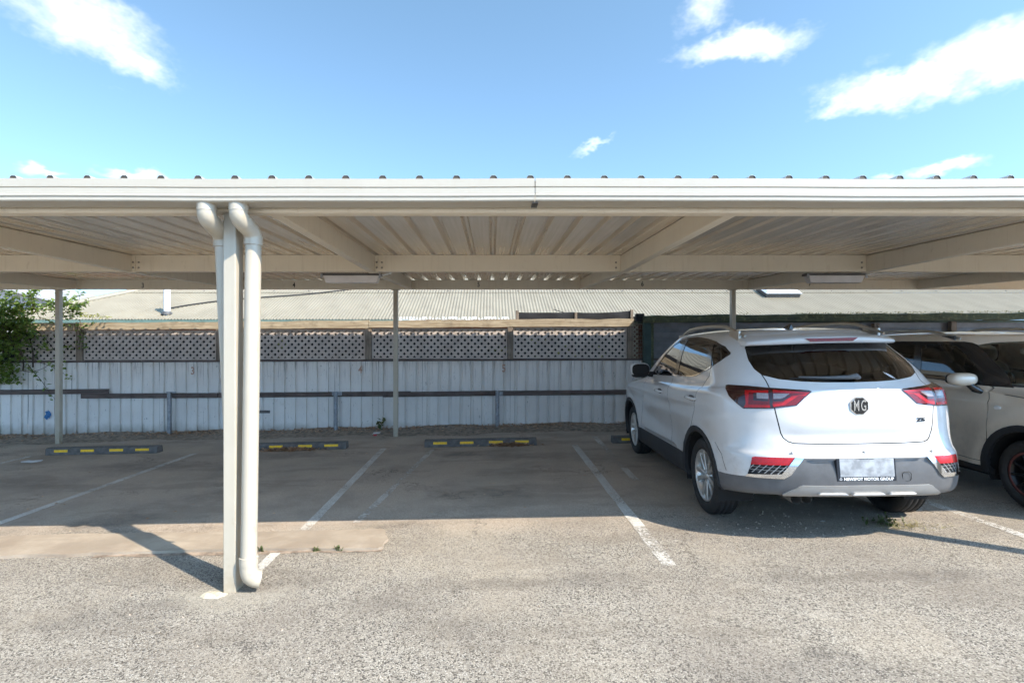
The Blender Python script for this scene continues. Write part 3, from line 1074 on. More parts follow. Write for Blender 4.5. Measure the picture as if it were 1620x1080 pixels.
def build_fence():
    F = thing('sheet_metal_fence', 'blue-grey ribbed sheet metal fence with timber rails behind the parking bays', 'fence', (-3, FY, gz(-3)))
    pitch = 0.197
    nr = 4
    w = pitch * nr
    rnd = random.Random(9)
    def panel(x0, z0, z1, mat, name, dy, nrib=nr):
        m = MB()
        prof = [(0.0, 0.0)]
        for k in range(nrib):
            c = pitch * (k + 0.5)
            prof += [(c - 0.027, 0.0), (c - 0.019, 0.034), (c + 0.019, 0.034), (c + 0.027, 0.0)]
        prof.append((pitch * nrib - 0.002, 0.0))
        n = len(prof)
        v = []
        rows = 9
        ph = [rnd.uniform(0, 6.28) for _ in range(4)]
        lean = rnd.uniform(-0.006, 0.006)
        bot = [z0(x0 + px) for px, d in prof]
        for j in range(rows + 1):
            u = j / rows
            for q, (px, d) in enumerate(prof):
                gx = x0 + px
                bow = 0.006 * math.sin(gx * 3.1 + ph[0]) * math.sin(u * 5.0 + ph[1]) + 0.003 * math.sin(gx * 9.0 + ph[2]) * math.sin(u * 11.0 + ph[3])
                v.append((gx + lean * u, FY + d + dy + bow, bot[q] + (z1(gx) - bot[q]) * u))
        f = [(j * n + i, j * n + i + 1, (j + 1) * n + i + 1, (j + 1) * n + i) for j in range(rows) for i in range(n - 1)]
        m.add(v, f)
        # the back face, so that the sheet has thickness
        m.add([(a, b + 0.0012, c) for a, b, c in v], [q[::-1] for q in f])
        return m.build(name, mat, F, fix=False)
    x = -10.7
    i = 0
    while x < 3.2:
        mat = M['fence'] if x < 1.95 else M['fence2']
        dy = rnd.uniform(-0.004, 0.004)
        panel(x, lambda q: gz(q) + rnd.uniform(-0.01, 0.015), lambda q: cap_z(q) - 0.012, mat, 'fence_sheet', dy)
        x += w
        i += 1
    # dark capping timber along the top of the sheets
    for a, b in ((-10.6, -7.64), (-7.635, -4.89), (-4.885, -2.14), (-2.135, 0.37), (0.375, 3.97)):
        m = MB()
        m.hexa([(a, FY - 0.025, cap_z(a) - 0.012), (b, FY - 0.025, cap_z(b) - 0.012), (b, FY + 0.05, cap_z(b) - 0.012), (a, FY + 0.05, cap_z(a) - 0.012)],
               [(a, FY - 0.025, cap_z(a) + 0.022), (b, FY - 0.025, cap_z(b) + 0.022), (b, FY + 0.05, cap_z(b) + 0.022), (a, FY + 0.05, cap_z(a) + 0.022)])
        m.build('cap_rail', M['rail'], F, bev=0.003)
    # bumper rails at mid height
    for a, b, za, zb in ((-9.8, -6.85, 0.645, 0.67), (-7.32, -4.89, 0.588, 0.600), (-4.885, -1.45, 0.600, 0.628), (-1.94, 0.10, 0.612, 0.640), (0.105, 3.3, 0.635, 0.662)):
        dy = -0.05 if a not in (-7.32, -1.94) else -0.075
        y0, y1 = FY + dy - 0.02, FY + dy + 0.018
        hh = 0.043
        m = MB()
        m.hexa([(a, y0, za - hh), (b, y0, zb - hh), (b, y1, zb - hh), (a, y1, za - hh)], [(a, y0, za + hh), (b, y0, zb + hh), (b, y1, zb + hh), (a, y1, za + hh)])
        m.build('bumper_rail', M['rail'], F, bev=0.004)
    # short galvanised pipe posts carrying the rail
    for x, zt in ((-5.72, 0.655), (-2.77, 0.670), (0.10, 0.68)):
        m = MB()
        m.tube([(x, FY - 0.125, gz(x) - 0.05), (x, FY - 0.125, zt)], 0.036, 14)
        p = m.build('pipe_post', M['steel'], F)
        MB().box(x - 0.075, x + 0.10, FY - 0.093, FY - 0.086, 0.60, 0.665).build('rail_strap', M['steel'], p)
    # faded bay numbers painted on the sheets
    for n, x, z in (('3', -5.37, 1.028), ('4', -2.36, 1.050), ('5', 0.215, 1.074)):
        o = place_text('painted_number', n, 0.19, M['orange_paint'], (x, FY - 0.0165, z), (1, 0, 0), (0, 0, 1), F, sx=0.75, extrude=0.0005, bold=0.004)
        o['label'] = 'faded orange number %s painted on fence' % n
    # blue spray mark
    r = random.Random(5)
    m = MB()
    pts = []
    for k in range(14):
        a = 2 * math.pi * k / 14
        q = 0.055 + r.uniform(-0.02, 0.022)
        pts.append((-7.97 + q * math.cos(a), FY - 0.0165, 0.235 + 1.2 * q * math.sin(a)))
    m.add(pts, [tuple(range(14))])
    m.build('spray_mark', M['blue_spray'], F)
    MB().box(-4.35, -3.985, FY - 0.018, FY - 0.007, 0.275, 0.325).build('steel_strap', M['dark_grey'], F)


build_fence()

# ---------------------------------------------------------------- lattice screen on top of the fence
def clip_poly(poly, rect):
    x0, x1, z0, z1 = rect
    for (ax, lim, sgn) in ((0, x0, 1), (0, x1, -1), (1, z0, 1), (1, z1, -1)):
        out = []
        for i in range(len(poly)):
            p, q = poly[i - 1], poly[i]
            dp, dq = (p[ax] - lim) * sgn, (q[ax] - lim) * sgn
            if dp >= 0:
                out.append(p)
            if dp * dq < 0:
                s = dp / (dp - dq)
                out.append((p[0] + (q[0] - p[0]) * s, p[1] + (q[1] - p[1]) * s))
        poly = out
        if len(poly) < 3:
            return []
    return poly


def lattice_panel(parent, x0, x1, z0, z1, y, mat, pitch=0.1209, w=0.0455, border=0.0):
    """diagonal slats in two layers, each slat a piece of its own"""
    m = MB()
    for (a, b, c, d) in ((x0, x1, z0, z0 + 0.022), (x0, x1, z1 - 0.022, z1), (x0, x0 + 0.022, z0 + 0.022, z1 - 0.022), (x1 - 0.022, x1, z0 + 0.022, z1 - 0.022)):
        m.box(a, b, y - 0.0005, y + 0.020, c, d)
    fr = m.build('lattice_panel', mat, parent)
    hw = w * math.sqrt(2) / 2
    H = z1 - z0
    for s, yy in ((1, y + 0.001), (-1, y + 0.0085)):
        c = x0 - H - pitch
        while c < x1 + H + pitch:
            if s > 0:
                poly = [(c - hw, z0), (c + hw, z0), (c + hw + H, z1), (c - hw + H, z1)]
            else:
                poly = [(c - hw + H, z0), (c + hw + H, z0), (c + hw, z1), (c - hw, z1)]
            poly = clip_poly(poly, (x0 + 0.003, x1 - 0.003, z0 + 0.003, z1 - 0.003))
            if len(poly) >= 3:
                q = MB()
                q.prism([(px, yy, pz) for px, pz in poly], (0, 0.0065, 0))
                q.build('slat', mat, fr)
            c += pitch


def build_lattice():
    S = thing('lattice_screen', 'grey diamond lattice screen with weathered timber top beam above the metal fence', 'lattice screen', (-3, FY, 1.2))
    def top(x):
        return 1.857 + 0.0067 * (x + 4.07)
    beam = [(-9.2, -7.46), (-7.455, -2.20), (-2.195, 2.545)]
    for i, (a, b) in enumerate(beam):
        # hand-hewn looking: a few stations with uneven edges
        r = random.Random(20 + i)
        st = []
        k = max(3, int((b - a) / 0.3))
        for j in range(k + 1):
            x = a + (b - a) * j / k
            st.append((x, top(x) - 0.068 + r.uniform(-0.006, 0.006), top(x) + 0.066 + r.uniform(-0.012, 0.008), r.uniform(-0.004, 0.004)))
        v, f = [], []
        for (x, lo, hi, dy) in st:
            v += [(x, FY - 0.055 + dy, lo), (x, FY + 0.045, lo), (x, FY + 0.045, hi), (x, FY - 0.055 + dy, hi)]
        for j in range(k):
            o = j * 4
            f += [(o, o + 4, o + 5, o + 1), (o + 1, o + 5, o + 6, o + 2), (o + 2, o + 6, o + 7, o + 3), (o + 3, o + 7, o + 4, o)]
        f += [(0, 1, 2, 3), (k * 4 + 3, k * 4 + 2, k * 4 + 1, k * 4)]
        m = MB()
        m.add(v, f)
        m.build('top_beam', M['beam_wood'], S)
    posts = [(-8.50, 0.10), (-7.39, 0.115), (-4.89, 0.10), (-2.21, 0.115), (0.333, 0.10), (2.48, 0.10)]
    for x, w in posts:
        MB().box(x - w / 2, x + w / 2, FY - 0.045, FY + 0.04, cap_z(x) + 0.023, top(x) - 0.072).build('post', M['post_wood'], S, bev=0.008, seg=2)
    for k in range(len(posts) - 1):
        a = posts[k][0] + posts[k][1] / 2 + 0.006
        b = posts[k + 1][0] - posts[k + 1][1] / 2 - 0.006
        zt = min(top(a), top(b)) - 0.078
        lattice_panel(S, a, b, max(cap_z(a), cap_z(b)) + 0.024, zt, FY - 0.012, M['lattice'])
        MB().box(a, b, FY + 0.030, FY + 0.042, zt - 0.085, zt - 0.004).build('back_rail', M['post_wood'], S)


build_lattice()

# black backing sheet, added so the lattice holes read dark
def backing_sheet(name, x0, x1, z0, z1, y, label, amp=0.03, nx=70, zf=None):
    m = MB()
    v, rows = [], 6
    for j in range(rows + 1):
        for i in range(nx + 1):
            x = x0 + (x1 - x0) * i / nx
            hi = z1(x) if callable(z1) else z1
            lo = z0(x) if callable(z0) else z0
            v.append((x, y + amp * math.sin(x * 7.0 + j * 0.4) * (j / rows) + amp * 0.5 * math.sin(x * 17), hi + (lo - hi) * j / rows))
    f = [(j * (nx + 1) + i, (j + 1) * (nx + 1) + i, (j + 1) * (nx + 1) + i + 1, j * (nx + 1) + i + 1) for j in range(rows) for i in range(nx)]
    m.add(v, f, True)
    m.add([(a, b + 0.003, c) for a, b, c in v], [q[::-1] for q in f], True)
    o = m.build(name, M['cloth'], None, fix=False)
    return o if label is None else tag(o, label, 'backing')


backing_sheet('dark_backing', -9.0, 2.52, 0.05, lambda x: 1.76 + 0.0067 * (x + 4), FY + 0.22, 'black backing sheet added to darken the holes of the grey lattice')

def cloth_frame():
    T = thing('cloth_frame', 'small timber frame with sagging black cloth standing on the timber beam', 'frame', (1.5, FY + 0.12, 1.95))
    y = FY + 0.12
    base = 1.965
    for x, h, w in ((0.463, 0.16, 0.05), (1.528, 0.125, 0.045), (2.545, 0.175, 0.05)):
        MB().box(x - w / 2, x + w / 2, y - 0.03, y + 0.02, base - 0.06, base + h).build('post', M['post_wood'], T, bev=0.004)
    for a, b, sag in ((0.49, 1.503, 0.035), (1.553, 2.52, 0.055)):
        m = MB()
        n = 14
        v = []
        for i in range(n + 1):
            u = i / n
            x = a + (b - a) * u
            s = sag * 4 * u * (1 - u)
            zt = base + 0.125 - s * (0.35 if a > 1 else 0.1) + (0.03 * u if a > 1 else 0.0)
            v += [(x, y - 0.012 + 0.01 * math.sin(9 * u), zt), (x, y - 0.02 + 0.012 * math.sin(14 * u + 1), zt - 0.06), (x, y - 0.005, base - 0.05)]
        f = []
        for i in range(n):
            o = i * 3
            f += [(o, o + 1, o + 4, o + 3), (o + 1, o + 2, o + 5, o + 4)]
        m.add(v, f, True)
        m.add([(p, q + 0.004, r) for p, q, r in v], [g[::-1] for g in f], True)
        m.build('cloth', M['cloth'], T, fix=False)
        m = MB()
        m.tube([(a, y + 0.004, base + 0.118), ((a + b) / 2, y + 0.004, base + 0.112 - sag * 0.2), (b, y + 0.004, base + 0.128)], 0.008, 6)
        m.build('wire', M['dark_grey'], T)
    m = MB()
    m.tube([(1.13, y + 0.05, base + 0.185), (1.22, y + 0.04, base + 0.155), (1.36, y + 0.02, base + 0.115)], 0.007, 6)
    m.build('loose_wire', M['cable'], T)


cloth_frame()

# ---------------------------------------------------------------- shed on the right
def build_shed():
    S = thing('shed', 'dark grey shed with mossy green eaves beam behind the two cars', 'shed', (6, 9.3, 0.1))
    def zt(x):
        return 2.012 + 0.0078 * (x - 2.5)
    r = random.Random(31)
    x = 2.63
    k = 0
    while x < 13:
        b = min(13.0, x + 3.6)
        st = 14
        v, f = [], []
        for j in range(st + 1):
            q = x + (b - 0.004 - x) * j / st
            up = zt(q) + r.uniform(-0.010, 0.012)
            lo = zt(q) - 0.125 + r.uniform(-0.005, 0.005)
            v += [(q, 9.00, lo), (q, 9.09, lo), (q, 9.09, up), (q, 9.00 + r.uniform(0, 0.012), up - 0.012)]
        for j in range(st):
            o = j * 4
            f += [(o, o + 4, o + 5, o + 1), (o + 1, o + 5, o + 6, o + 2), (o + 2, o + 6, o + 7, o + 3), (o + 3, o + 7, o + 4, o)]
        f += [(0, 1, 2, 3), (st * 4 + 3, st * 4 + 2, st * 4 + 1, st * 4)]
        m = MB()
        m.add(v, f)
        m.build('eaves_beam', M['moss'], S)
        x = b
        k += 1
    # horizontal cladding boards, each lapped over the one below
    n = 10
    for i in range(n):
        z0 = 0.12 + i * 0.178
        m = MB()
        m.prism([(2.86, 9.30, z0), (2.86, 9.318, z0 - 0.010), (2.86, 9.342, z0 + 0.09), (2.86, 9.325, z0 + 0.176), (2.86, 9.307, z0 + 0.176), (2.86, 9.318, z0 + 0.09)], (10.1, 0, 0))
        m.build('cladding_board', M['cladding'], S, fix=True)
    MB().box(2.70, 2.83, 9.20, 9.30, gz(2.7), zt(2.7) - 0.13).build('corner_post', M['green_wood'], S, bev=0.006)
    MB().box(2.835, 2.885, 9.225, 9.295, gz(2.8), zt(2.8) - 0.13).build('corner_post', M['moss'], S, bev=0.006)
    for x, z1 in ((6.84, 1.885), (8.21, 1.92), (10.4, 1.95)):
        MB().box(x - 0.05, x + 0.05, 9.20, 9.285, gz(x), z1).build('post', M['post_wood'], S, bev=0.006)
    # roof plane behind the beam
    m = MB()
    m.hexa([(2.6, 9.095, zt(2.6) - 0.02), (13, 9.095, zt(13) - 0.02), (13, 12.3, 2.16), (2.6, 12.3, 2.10)],
           [(2.6, 9.095, zt(2.6) - 0.005), (13, 9.095, zt(13) - 0.005), (13, 12.3, 2.175), (2.6, 12.3, 2.115)])
    m.build('roof', M['dark_grey'], S)
    MB().box(2.52, 2.66, 9.03, 9.12, 1.905, 2.045).build('beam_end', M['cloth'], S, bev=0.006)
    # leaf litter caught along the eaves
    m = MB()
    rr = random.Random(8)
    for i in range(900):
        px = rr.uniform(2.8, 10.5)
        if rr.random() > 0.25 + 0.75 * (px > 5.3):
            continue
        leaf(m, (px, 9.02 + rr.uniform(0, 0.10), zt(px) + rr.uniform(-0.002, 0.030)), rr, 0.030)
    stuff(m.build('leaf_litter', M['straw'], S, fix=False))


def leaf(m, p, r, size, flat=0.0, w=0.5):
    """a leaf: two triangles folded along the midrib, pointed at both ends"""
    a = r.uniform(0, 2 * math.pi)
    el = r.uniform(-0.9, 0.9) * (1 - flat)
    d = Vector((math.cos(a) * math.cos(el), math.sin(a) * math.cos(el), math.sin(el)))
    s = d.cross(Vector((0, 0, 1))).normalized()
    up = s.cross(d)
    roll = r.uniform(-0.9, 0.9) * (1 - flat)
    s = s * math.cos(roll) + up * math.sin(roll)
    n = s.cross(d)
    L = size * r.uniform(0.7, 1.3)
    c = Vector(p)
    k = r.uniform(0.05, 0.22)
    m.add([c - d * L * 0.5, c + d * L * 0.5, c + s * L * w * 0.5 + n * L * k - d * L * 0.05, c - s * L * w * 0.5 + n * L * k - d * L * 0.05], [(0, 1, 2), (1, 0, 3)])


build_shed()

# strip of sunlit lattice between the screen and the shed
def side_lattice():
    o = thing('narrow_lattice', 'narrow strip of pale sunlit lattice between grey screen and green shed post', 'lattice', (2.58, FY + 0.2, 1.2))
    for i in range(2):
        x = 2.515 + i * 0.075
        pass
    m = MB()
    y0 = FY + 0.10
    fr = MB().box(2.50, 2.515, y0, y0 + 0.02, 1.2, 1.93).build('stile', M['white_lattice'], o)
    for s, yy in ((1, y0 + 0.002), (-1, y0 + 0.012)):
        z = 1.0
        while z < 2.0:
            poly = [(z, 2.515), (z + 0.030, 2.515), (z + 0.030 + s * 0.15, 2.665), (z + s * 0.15, 2.665)]
            pts = [(x, yy, zz) for zz, x in poly]
            pts = [(x, y, min(1.92, max(1.2, zz))) for x, y, zz in pts]
            if max(p[2] for p in pts) - min(p[2] for p in pts) > 0.02:
                MB().prism(pts, (0, 0.008, 0)).build('slat', M['white_lattice'], o)
            z += 0.085


side_lattice()

# ---------------------------------------------------------------- neighbouring house
def build_house():
    H = thing('neighbour_house', 'neighbouring house with cream corrugated iron roof behind the fence', 'house', (0, 13, 0))
    ey, ez, sl = 12.0, 2.10, 0.45
    cp, nw = 0.0762, 10
    sw = cp * nw
    amp = 0.0095
    x_hip = -11.4
    step = 6
    def sheet(x0, t0, t1f, lift, shared=None):
        m = MB()
        v = []
        N = nw * step + 3
        for i in range(N):
            x = x0 + i * cp / step
            h = amp * math.sin(2 * math.pi * (i / step))
            t1 = t1f(x)
            for t in (t0, max(t0 + 0.001, t1)):
                v.append((x, ey + t, ez + sl * t + h + lift))
        f = [(2 * i, 2 * i + 2, 2 * i + 3, 2 * i + 1) for i in range(N - 1)]
        m.add(v, f, True)
        m.add([(a, b, c - 0.002) for a, b, c in v], [q[::-1] for q in f], True)
        return m
    x = x_hip
    k = 0
    me = [None, None]
    while x < 17.5:
        lim = lambda q: min(1.78, q - x_hip)
        lim2 = lambda q: min(4.8, q - x_hip)
        lift = 0.0008 * (k % 2)
        if x - x_hip < 6.0:
            sheet(x, 0.0, lim, lift).build('roof_sheet', M['roof'], H, fix=False)
            if x - x_hip + sw > 1.74:
                sheet(x, 1.74, lim2, 0.014 + lift).build('roof_sheet', M['roof'], H, fix=False)
        else:
            for j, (t0, lf, li) in enumerate(((0.0, lim, 0.0), (1.74, lim2, 0.014))):
                if me[j] is None:
                    me[j] = sheet(0.0, t0, lambda q, lf=lf: lf(100.0), li).mesh('roof_sheet', fix=False)
                    me[j].materials.append(M['roof'])
                o = link('roof_sheet', me[j])
                o.location = (x, 0, lift)
                adopt_at(o, H)
        x += sw
        k += 1
    # hip capping on the left
    m = MB()
    a0, a1 = Vector((x_hip, ey, ez)), Vector((x_hip + 4.8, ey + 4.8, ez + sl * 4.8))
    m.tube([a0 + Vector((-0.05, -0.05, 0.0)), a1], 0.075, 8)
    m.build('hip_cap', M['roof'], H)
    # the far slope beyond the hip, fascia, gutter and wall
    m = MB()
    m.add([(x_hip, ey, ez - 0.01), (x_hip + 4.8, ey + 4.8, ez + sl * 4.8), (x_hip + 4.8, ey + 9.6, ez + sl * 4.8), (x_hip, ey + 14.4, ez)], [(0, 1, 2, 3)])
    m.add([(x_hip, ey + 14.4, ez), (x_hip + 4.8, ey + 9.6, ez + sl * 4.8), (17.5, ey + 9.6, ez + sl * 4.8), (17.5, ey + 14.4, ez)], [(0, 1, 2, 3)])
    m.add([(x_hip + 4.8, ey + 4.8, ez + sl * 4.8), (17.5, ey + 4.8, ez + sl * 4.8), (17.5, ey + 9.6, ez + sl * 4.8), (x_hip + 4.8, ey + 9.6, ez + sl * 4.8)], [(0, 1, 2, 3)])
    m.build('rear_roof', M['roof'], H)
    MB().box(x_hip, 17.5, ey - 0.02, ey + 0.09, ez - 0.10, ez - 0.016).build('gutter', M['eave_green'], H, bev=0.01)
    MB().box(x_hip + 0.4, 17.2, ey + 0.55, ey + 0.75, -0.2, ez - 0.02).build('wall', M['brick'], H)
    MB().box(x_hip + 0.35, 17.3, ey + 0.10, ey + 0.62, ez - 0.10, ez - 0.085).build('soffit', M['white_plastic'], H)
    # vent pipe through the roof, with its flashing
    fx, ft = -7.72, 0.32
    fz = ez + sl * ft
    m = MB()
    m.tube([(fx, ey + ft, fz - 0.1), (fx, ey + ft, fz + 0.62)], 0.072, 14)
    p = m.build('vent_pipe', M['white_plastic'], H)
    m = MB()
    m.lathe([(0.13, 0.0), (0.10, 0.05), (0.075, 0.07)], 14, 'z', (fx, ey + ft, fz - 0.01))
    m.build('flashing', M['dark_grey'], p)
    # skylight on the right
    sx0, sx1, t0, t1 = 7.10, 7.98, 1.42, 1.92
    def on(x, t, h):
        return (x, ey + t - h * 0.41, ez + sl * t + h * 0.91)
    m = MB()
    m.hexa([on(sx0, t0, 0.0), on(sx1, t0, 0.0), on(sx1, t1, 0.0), on(sx0, t1, 0.0)], [on(sx0, t0, 0.11), on(sx1, t0, 0.11), on(sx1, t1, 0.11), on(sx0, t1, 0.11)])
    s = m.build('skylight', M['dark_grey'], H, bev=0.004)
    m = MB()
    q = 0.03
    m.hexa([on(sx0 - q, t0 - q, 0.112), on(sx1 + q, t0 - q, 0.112), on(sx1 + q, t1 + q, 0.112), on(sx0 - q, t1 + q, 0.112)],
           [on(sx0 + 0.04, t0 + 0.04, 0.165), on(sx1 - 0.04, t0 + 0.04, 0.165), on(sx1 - 0.04, t1 - 0.04, 0.165), on(sx0 + 0.04, t1 - 0.04, 0.165)])
    m.build('dome', M['skylight'], s, bev=0.01)
    # screws with dark washers along the lap
    m = MB()
    m.lathe([(0.0, 0.022), (0.014, 0.016), (0.018, 0.0)], 6, 'z')
    sm = m.mesh('roof_screw')
    sm.materials.append(M['dark_grey'])
    for i in range(26):
        x = -8.6 + i * 0.93
        o = link('roof_screw', sm)
        o.location = (x, ey + 1.83, ez + sl * 1.83 + 0.022)
        adopt_at(o, H)
    # loose cable lying across the left of the roof
    m = MB()
    pth = []
    for i in range(18):
        u = i / 17.0
        x = -7.9 + 4.6 * u
        t = 0.55 + 1.55 * u ** 0.8 + 0.08 * math.sin(u * 7)
        pth.append((x, ey + t, ez + sl * t + 0.03))
    m.tube(pth, 0.017, 6)
    m.build('roof_cable', M['cable'], H)
    # pale strip of old sealant along the eave
    m = MB()
    r = random.Random(6)
    v = []
    n = 60
    for i in range(n + 1):
        x = -2.2 + i * 2.6 / n
        v += [(x, ey - 0.02 + r.uniform(-0.02, 0.01), ez - 0.015 + r.uniform(-0.03, 0.0)), (x, ey + 0.03, ez + 0.012), (x, ey + 0.10 + r.uniform(-0.03, 0.08), ez + 0.06)]
    f = []
    for i in range(n):
        f += [(i * 3, i * 3 + 3, i * 3 + 4, i * 3 + 1), (i * 3 + 1, i * 3 + 4, i * 3 + 5, i * 3 + 2)]
    m.add(v, f, True)
    m.build('eave_sealant', M['white_plastic'], H)


build_house()


def far_house():
    H = thing('far_house', 'far house with pale grey roof beyond the vine on the left', 'house', (-17.5, 19, 0))
    m = MB()
    y0, y1 = 16.6, 22.0
    a, b, c = (-24.5, 2.6), (-18.6, 3.99), (-11.2, 2.22)
    for (p, q) in ((a, b), (b, c)):
        m.hexa([(p[0], y0, p[1]), (q[0], y0, q[1]), (q[0], y1, q[1]), (p[0], y1, p[1])], [(p[0], y0, p[1] + 0.06), (q[0], y0, q[1] + 0.06), (q[0], y1, q[1] + 0.06), (p[0], y1, p[1] + 0.06)])
    m.build('roof', M['roof_pale'], H)
    m = MB()
    m.prism([(-24.0, y0 + 0.3, -0.3), (-13.4, y0 + 0.3, -0.3), (-13.4, y0 + 0.3, 2.70), (-18.6, y0 + 0.3, 3.92), (-24.0, y0 + 0.3, 2.65)], (0, 4.8, 0))
    m.build('wall', M['roof_pale'], H)


far_house()


def far_tree(x, y, h, label, seed):
    T = thing('tree', label, 'tree', (x, y, 0), 'far trees above the roofs')
    r = random.Random(seed)
    m = MB()
    m.tube([(x, y, -0.5), (x + 0.1, y, h * 0.5), (x, y, h * 0.95)], [0.28, 0.2, 0.05], 8)
    trunk = m.build('trunk', M['stem'], T)
    m = MB()
    for i in range(46):
        z = h * r.uniform(0.35, 0.97)
        a = r.uniform(0, 6.28)
        L = (h - z) * 0.55 + 0.5
        m.tube([(x, y, z), (x + math.cos(a) * L * 0.6, y + math.sin(a) * L * 0.6, z + L * 0.35), (x + math.cos(a) * L, y + math.sin(a) * L, z + L * 0.75)], [0.05, 0.03, 0.008], 4)
    m.build('branches', M['stem'], T)
    m = MB()
    for i in range(1500):
        z = h * r.uniform(0.40, 1.04)
        a = r.uniform(0, 6.28)
        L = ((h * 1.05 - z) * 0.5 + 0.3) * math.sqrt(r.random())
        leaf(m, (x + math.cos(a) * L, y + math.sin(a) * L, z), r, 0.34, w=0.28)
    stuff(m.build('crown', M['far_leaf'], T, fix=False))


far_tree(-37.2, 42, 5.6, 'dark tree above the pale roof, left of the rear post', 1)
far_tree(-34.8, 43, 5.4, 'dark tree above the pale roof, right behind the leftmost rear post', 2)

# ---------------------------------------------------------------- plants
def build_vine():
    V = thing('vine', 'leafy green vine climbing over the fence and lattice at the far left', 'vine', (-8.6, FY - 0.1, gz(-8.6)))
    r = random.Random(77)
    stems, L = MB(), MB()
    def twig(p, d, n, step, rad, droop=0.0, leafy=1.0, size=0.075):
        pts = [Vector(p)]
        d = Vector(d).normalized()
        for i in range(n):
            d = (d + Vector((r.uniform(-0.45, 0.45), r.uniform(-0.25, 0.25), r.uniform(-0.4, 0.4) - droop))).normalized()
            q = pts[-1] + d * step
            q.y = min(q.y, FY - 0.06) if q.z < 1.95 else q.y
            pts.append(q)
        stems.tube(pts, [rad * (1 - 0.7 * i / n) for i in range(n + 1)], 5)
        for i, q in enumerate(pts[1:]):
            k = int(leafy * r.uniform(1.5, 4.5))
            for _ in range(k):
                leaf(L, q + Vector((r.uniform(-0.06, 0.06), r.uniform(-0.07, 0.05), r.uniform(-0.06, 0.06))), r, size, w=0.62)
        return pts
    # main stems rising from the ground behind the fence line and spilling over it
    for k in range(9):
        x = -9.6 + 0.18 * k
        pts = twig((x, FY - 0.10, 0.98 + 0.06 * (k % 3)), (r.uniform(-0.2, 0.2), -0.1, 1), 9, 0.125, 0.014, -0.25, 0.7)
        for q in pts[4:]:
            for _ in range(2):
                twig(q, (r.uniform(-1, 1), r.uniform(-0.8, 0.1), r.uniform(-0.3, 0.8)), 5, 0.08, 0.005, 0.06, 1.5)
    # dense body at the frame's edge
    for i in range(3000):
        x = -8.85 + r.gauss(0, 0.36)
        z = r.uniform(0.80, 2.16)
        lim = -7.95 + 0.26 * math.sin(z * 4.5) - 0.28 * abs(z - 1.35) - r.random() ** 2 * 0.25
        if x > lim:
            continue
        leaf(L, (x, FY - 0.08 - abs(r.gauss(0, 0.13)), z), r, 0.072, w=0.62)
    # sprays along the top of the beam and trailing tendrils over the lattice
    for (x, z, dx, dz, n, lf) in ((-8.45, 2.02, 1, 0.25, 9, 1.7), (-8.35, 1.95, 1, 0.05, 11, 1.7), (-8.56, 2.10, 1, 0.30, 7, 1.8), (-8.35, 1.98, 1, 0.18, 10, 1.6),
                                  (-8.76, 2.1, 0.5, 1.0, 5, 1.7), (-9.07, 2.1, 0.2, 1.0, 5, 1.7), (-8.05, 1.98, 1, 0.12, 9, 1.3), (-7.84, 1.98, 1, 0.35, 6, 1.3), (-7.69, 1.98, 1, 0.0, 7, 1.1),
                                  (-8.35, 1.25, 1, -0.25, 9, 0.8), (-8.25, 1.15, 1, -0.30, 8, 0.9), (-8.45, 1.05, 1, 0.15, 10, 0.7), (-7.33, 1.95, -0.2, -1, 6, 0.8), (-7.38, 1.9, 0.1, -1, 5, 0.8),
                                  (-8.15, 1.5, 1, -0.2, 7, 0.5), (-8.05, 1.7, 0.8, -0.5, 7, 0.4), (-8.35, 1.35, 1, 0.3, 8, 0.4), (-7.74, 1.6, 0.6, -0.6, 6, 0.4)):
        twig((x, FY - 0.10, z), (dx, -0.05, dz), n, 0.105, 0.006, 0.02, lf)
    for k in range(14):
        twig((-8.56 + 0.09 * k, FY - 0.10, 1.96 + 0.06 * (k % 3)), (r.uniform(-0.4, 1), -0.1, 0.5), 6, 0.085, 0.005, 0.02, 1.9)
    stems.build('stem', M['stem'], V)
    stuff(L.build('foliage', M['leaf'], V, fix=False))
    m = MB()
    for i in range(60):
        u = r.random()
        leaf(m, (-7.29 + 0.5 * u, FY - 0.10 + r.uniform(-0.05, 0.05), 2.03 - 0.05 * u + r.uniform(-0.04, 0.04)), r, 0.05, w=0.4)
    m.tube([(-7.44, FY - 0.1, 2.10), (-7.24, FY - 0.1, 2.03), (-6.78, FY - 0.1, 1.99)], 0.004, 5)
    stuff(m.build('yellow_shoot', M['leaf_yellow'], V, fix=False))


build_vine()


def leaf_cluster(x, z, n, label, seed):
    r = random.Random(seed)
    m = MB()
    for i in range(n):
        leaf(m, (x + r.gauss(0, 0.07), FY + 0.07 + r.uniform(-0.03, 0.05), z + r.gauss(0, 0.05)), r, 0.085, w=0.6)
    m.tube([(x - 0.02, FY + 0.09, 1.05), (x, FY + 0.085, z), (x + 0.05, FY + 0.08, z + 0.08)], 0.004, 5)
    tag(m.build('leafy_shoot', M['leaf_yellow'], None, fix=False), label, 'plant', 'yellow shoots behind the lattice')


leaf_cluster(-3.85, 1.46, 16, 'yellow-green shoot showing through lattice right of the front downpipe', 1)
leaf_cluster(0.815, 1.62, 9, 'yellow-green shoot high behind lattice, left half of the rightmost panel', 2)
leaf_cluster(1.355, 1.41, 16, 'yellow-green shoot low behind lattice, middle of the rightmost panel', 3)
leaf_cluster(0.15, 1.42, 7, 'yellow-green shoot behind lattice just left of the timber post above the number 5', 4)
leaf_cluster(1.985, 1.32, 6, 'small yellow-green shoot low behind lattice near the shed', 5)


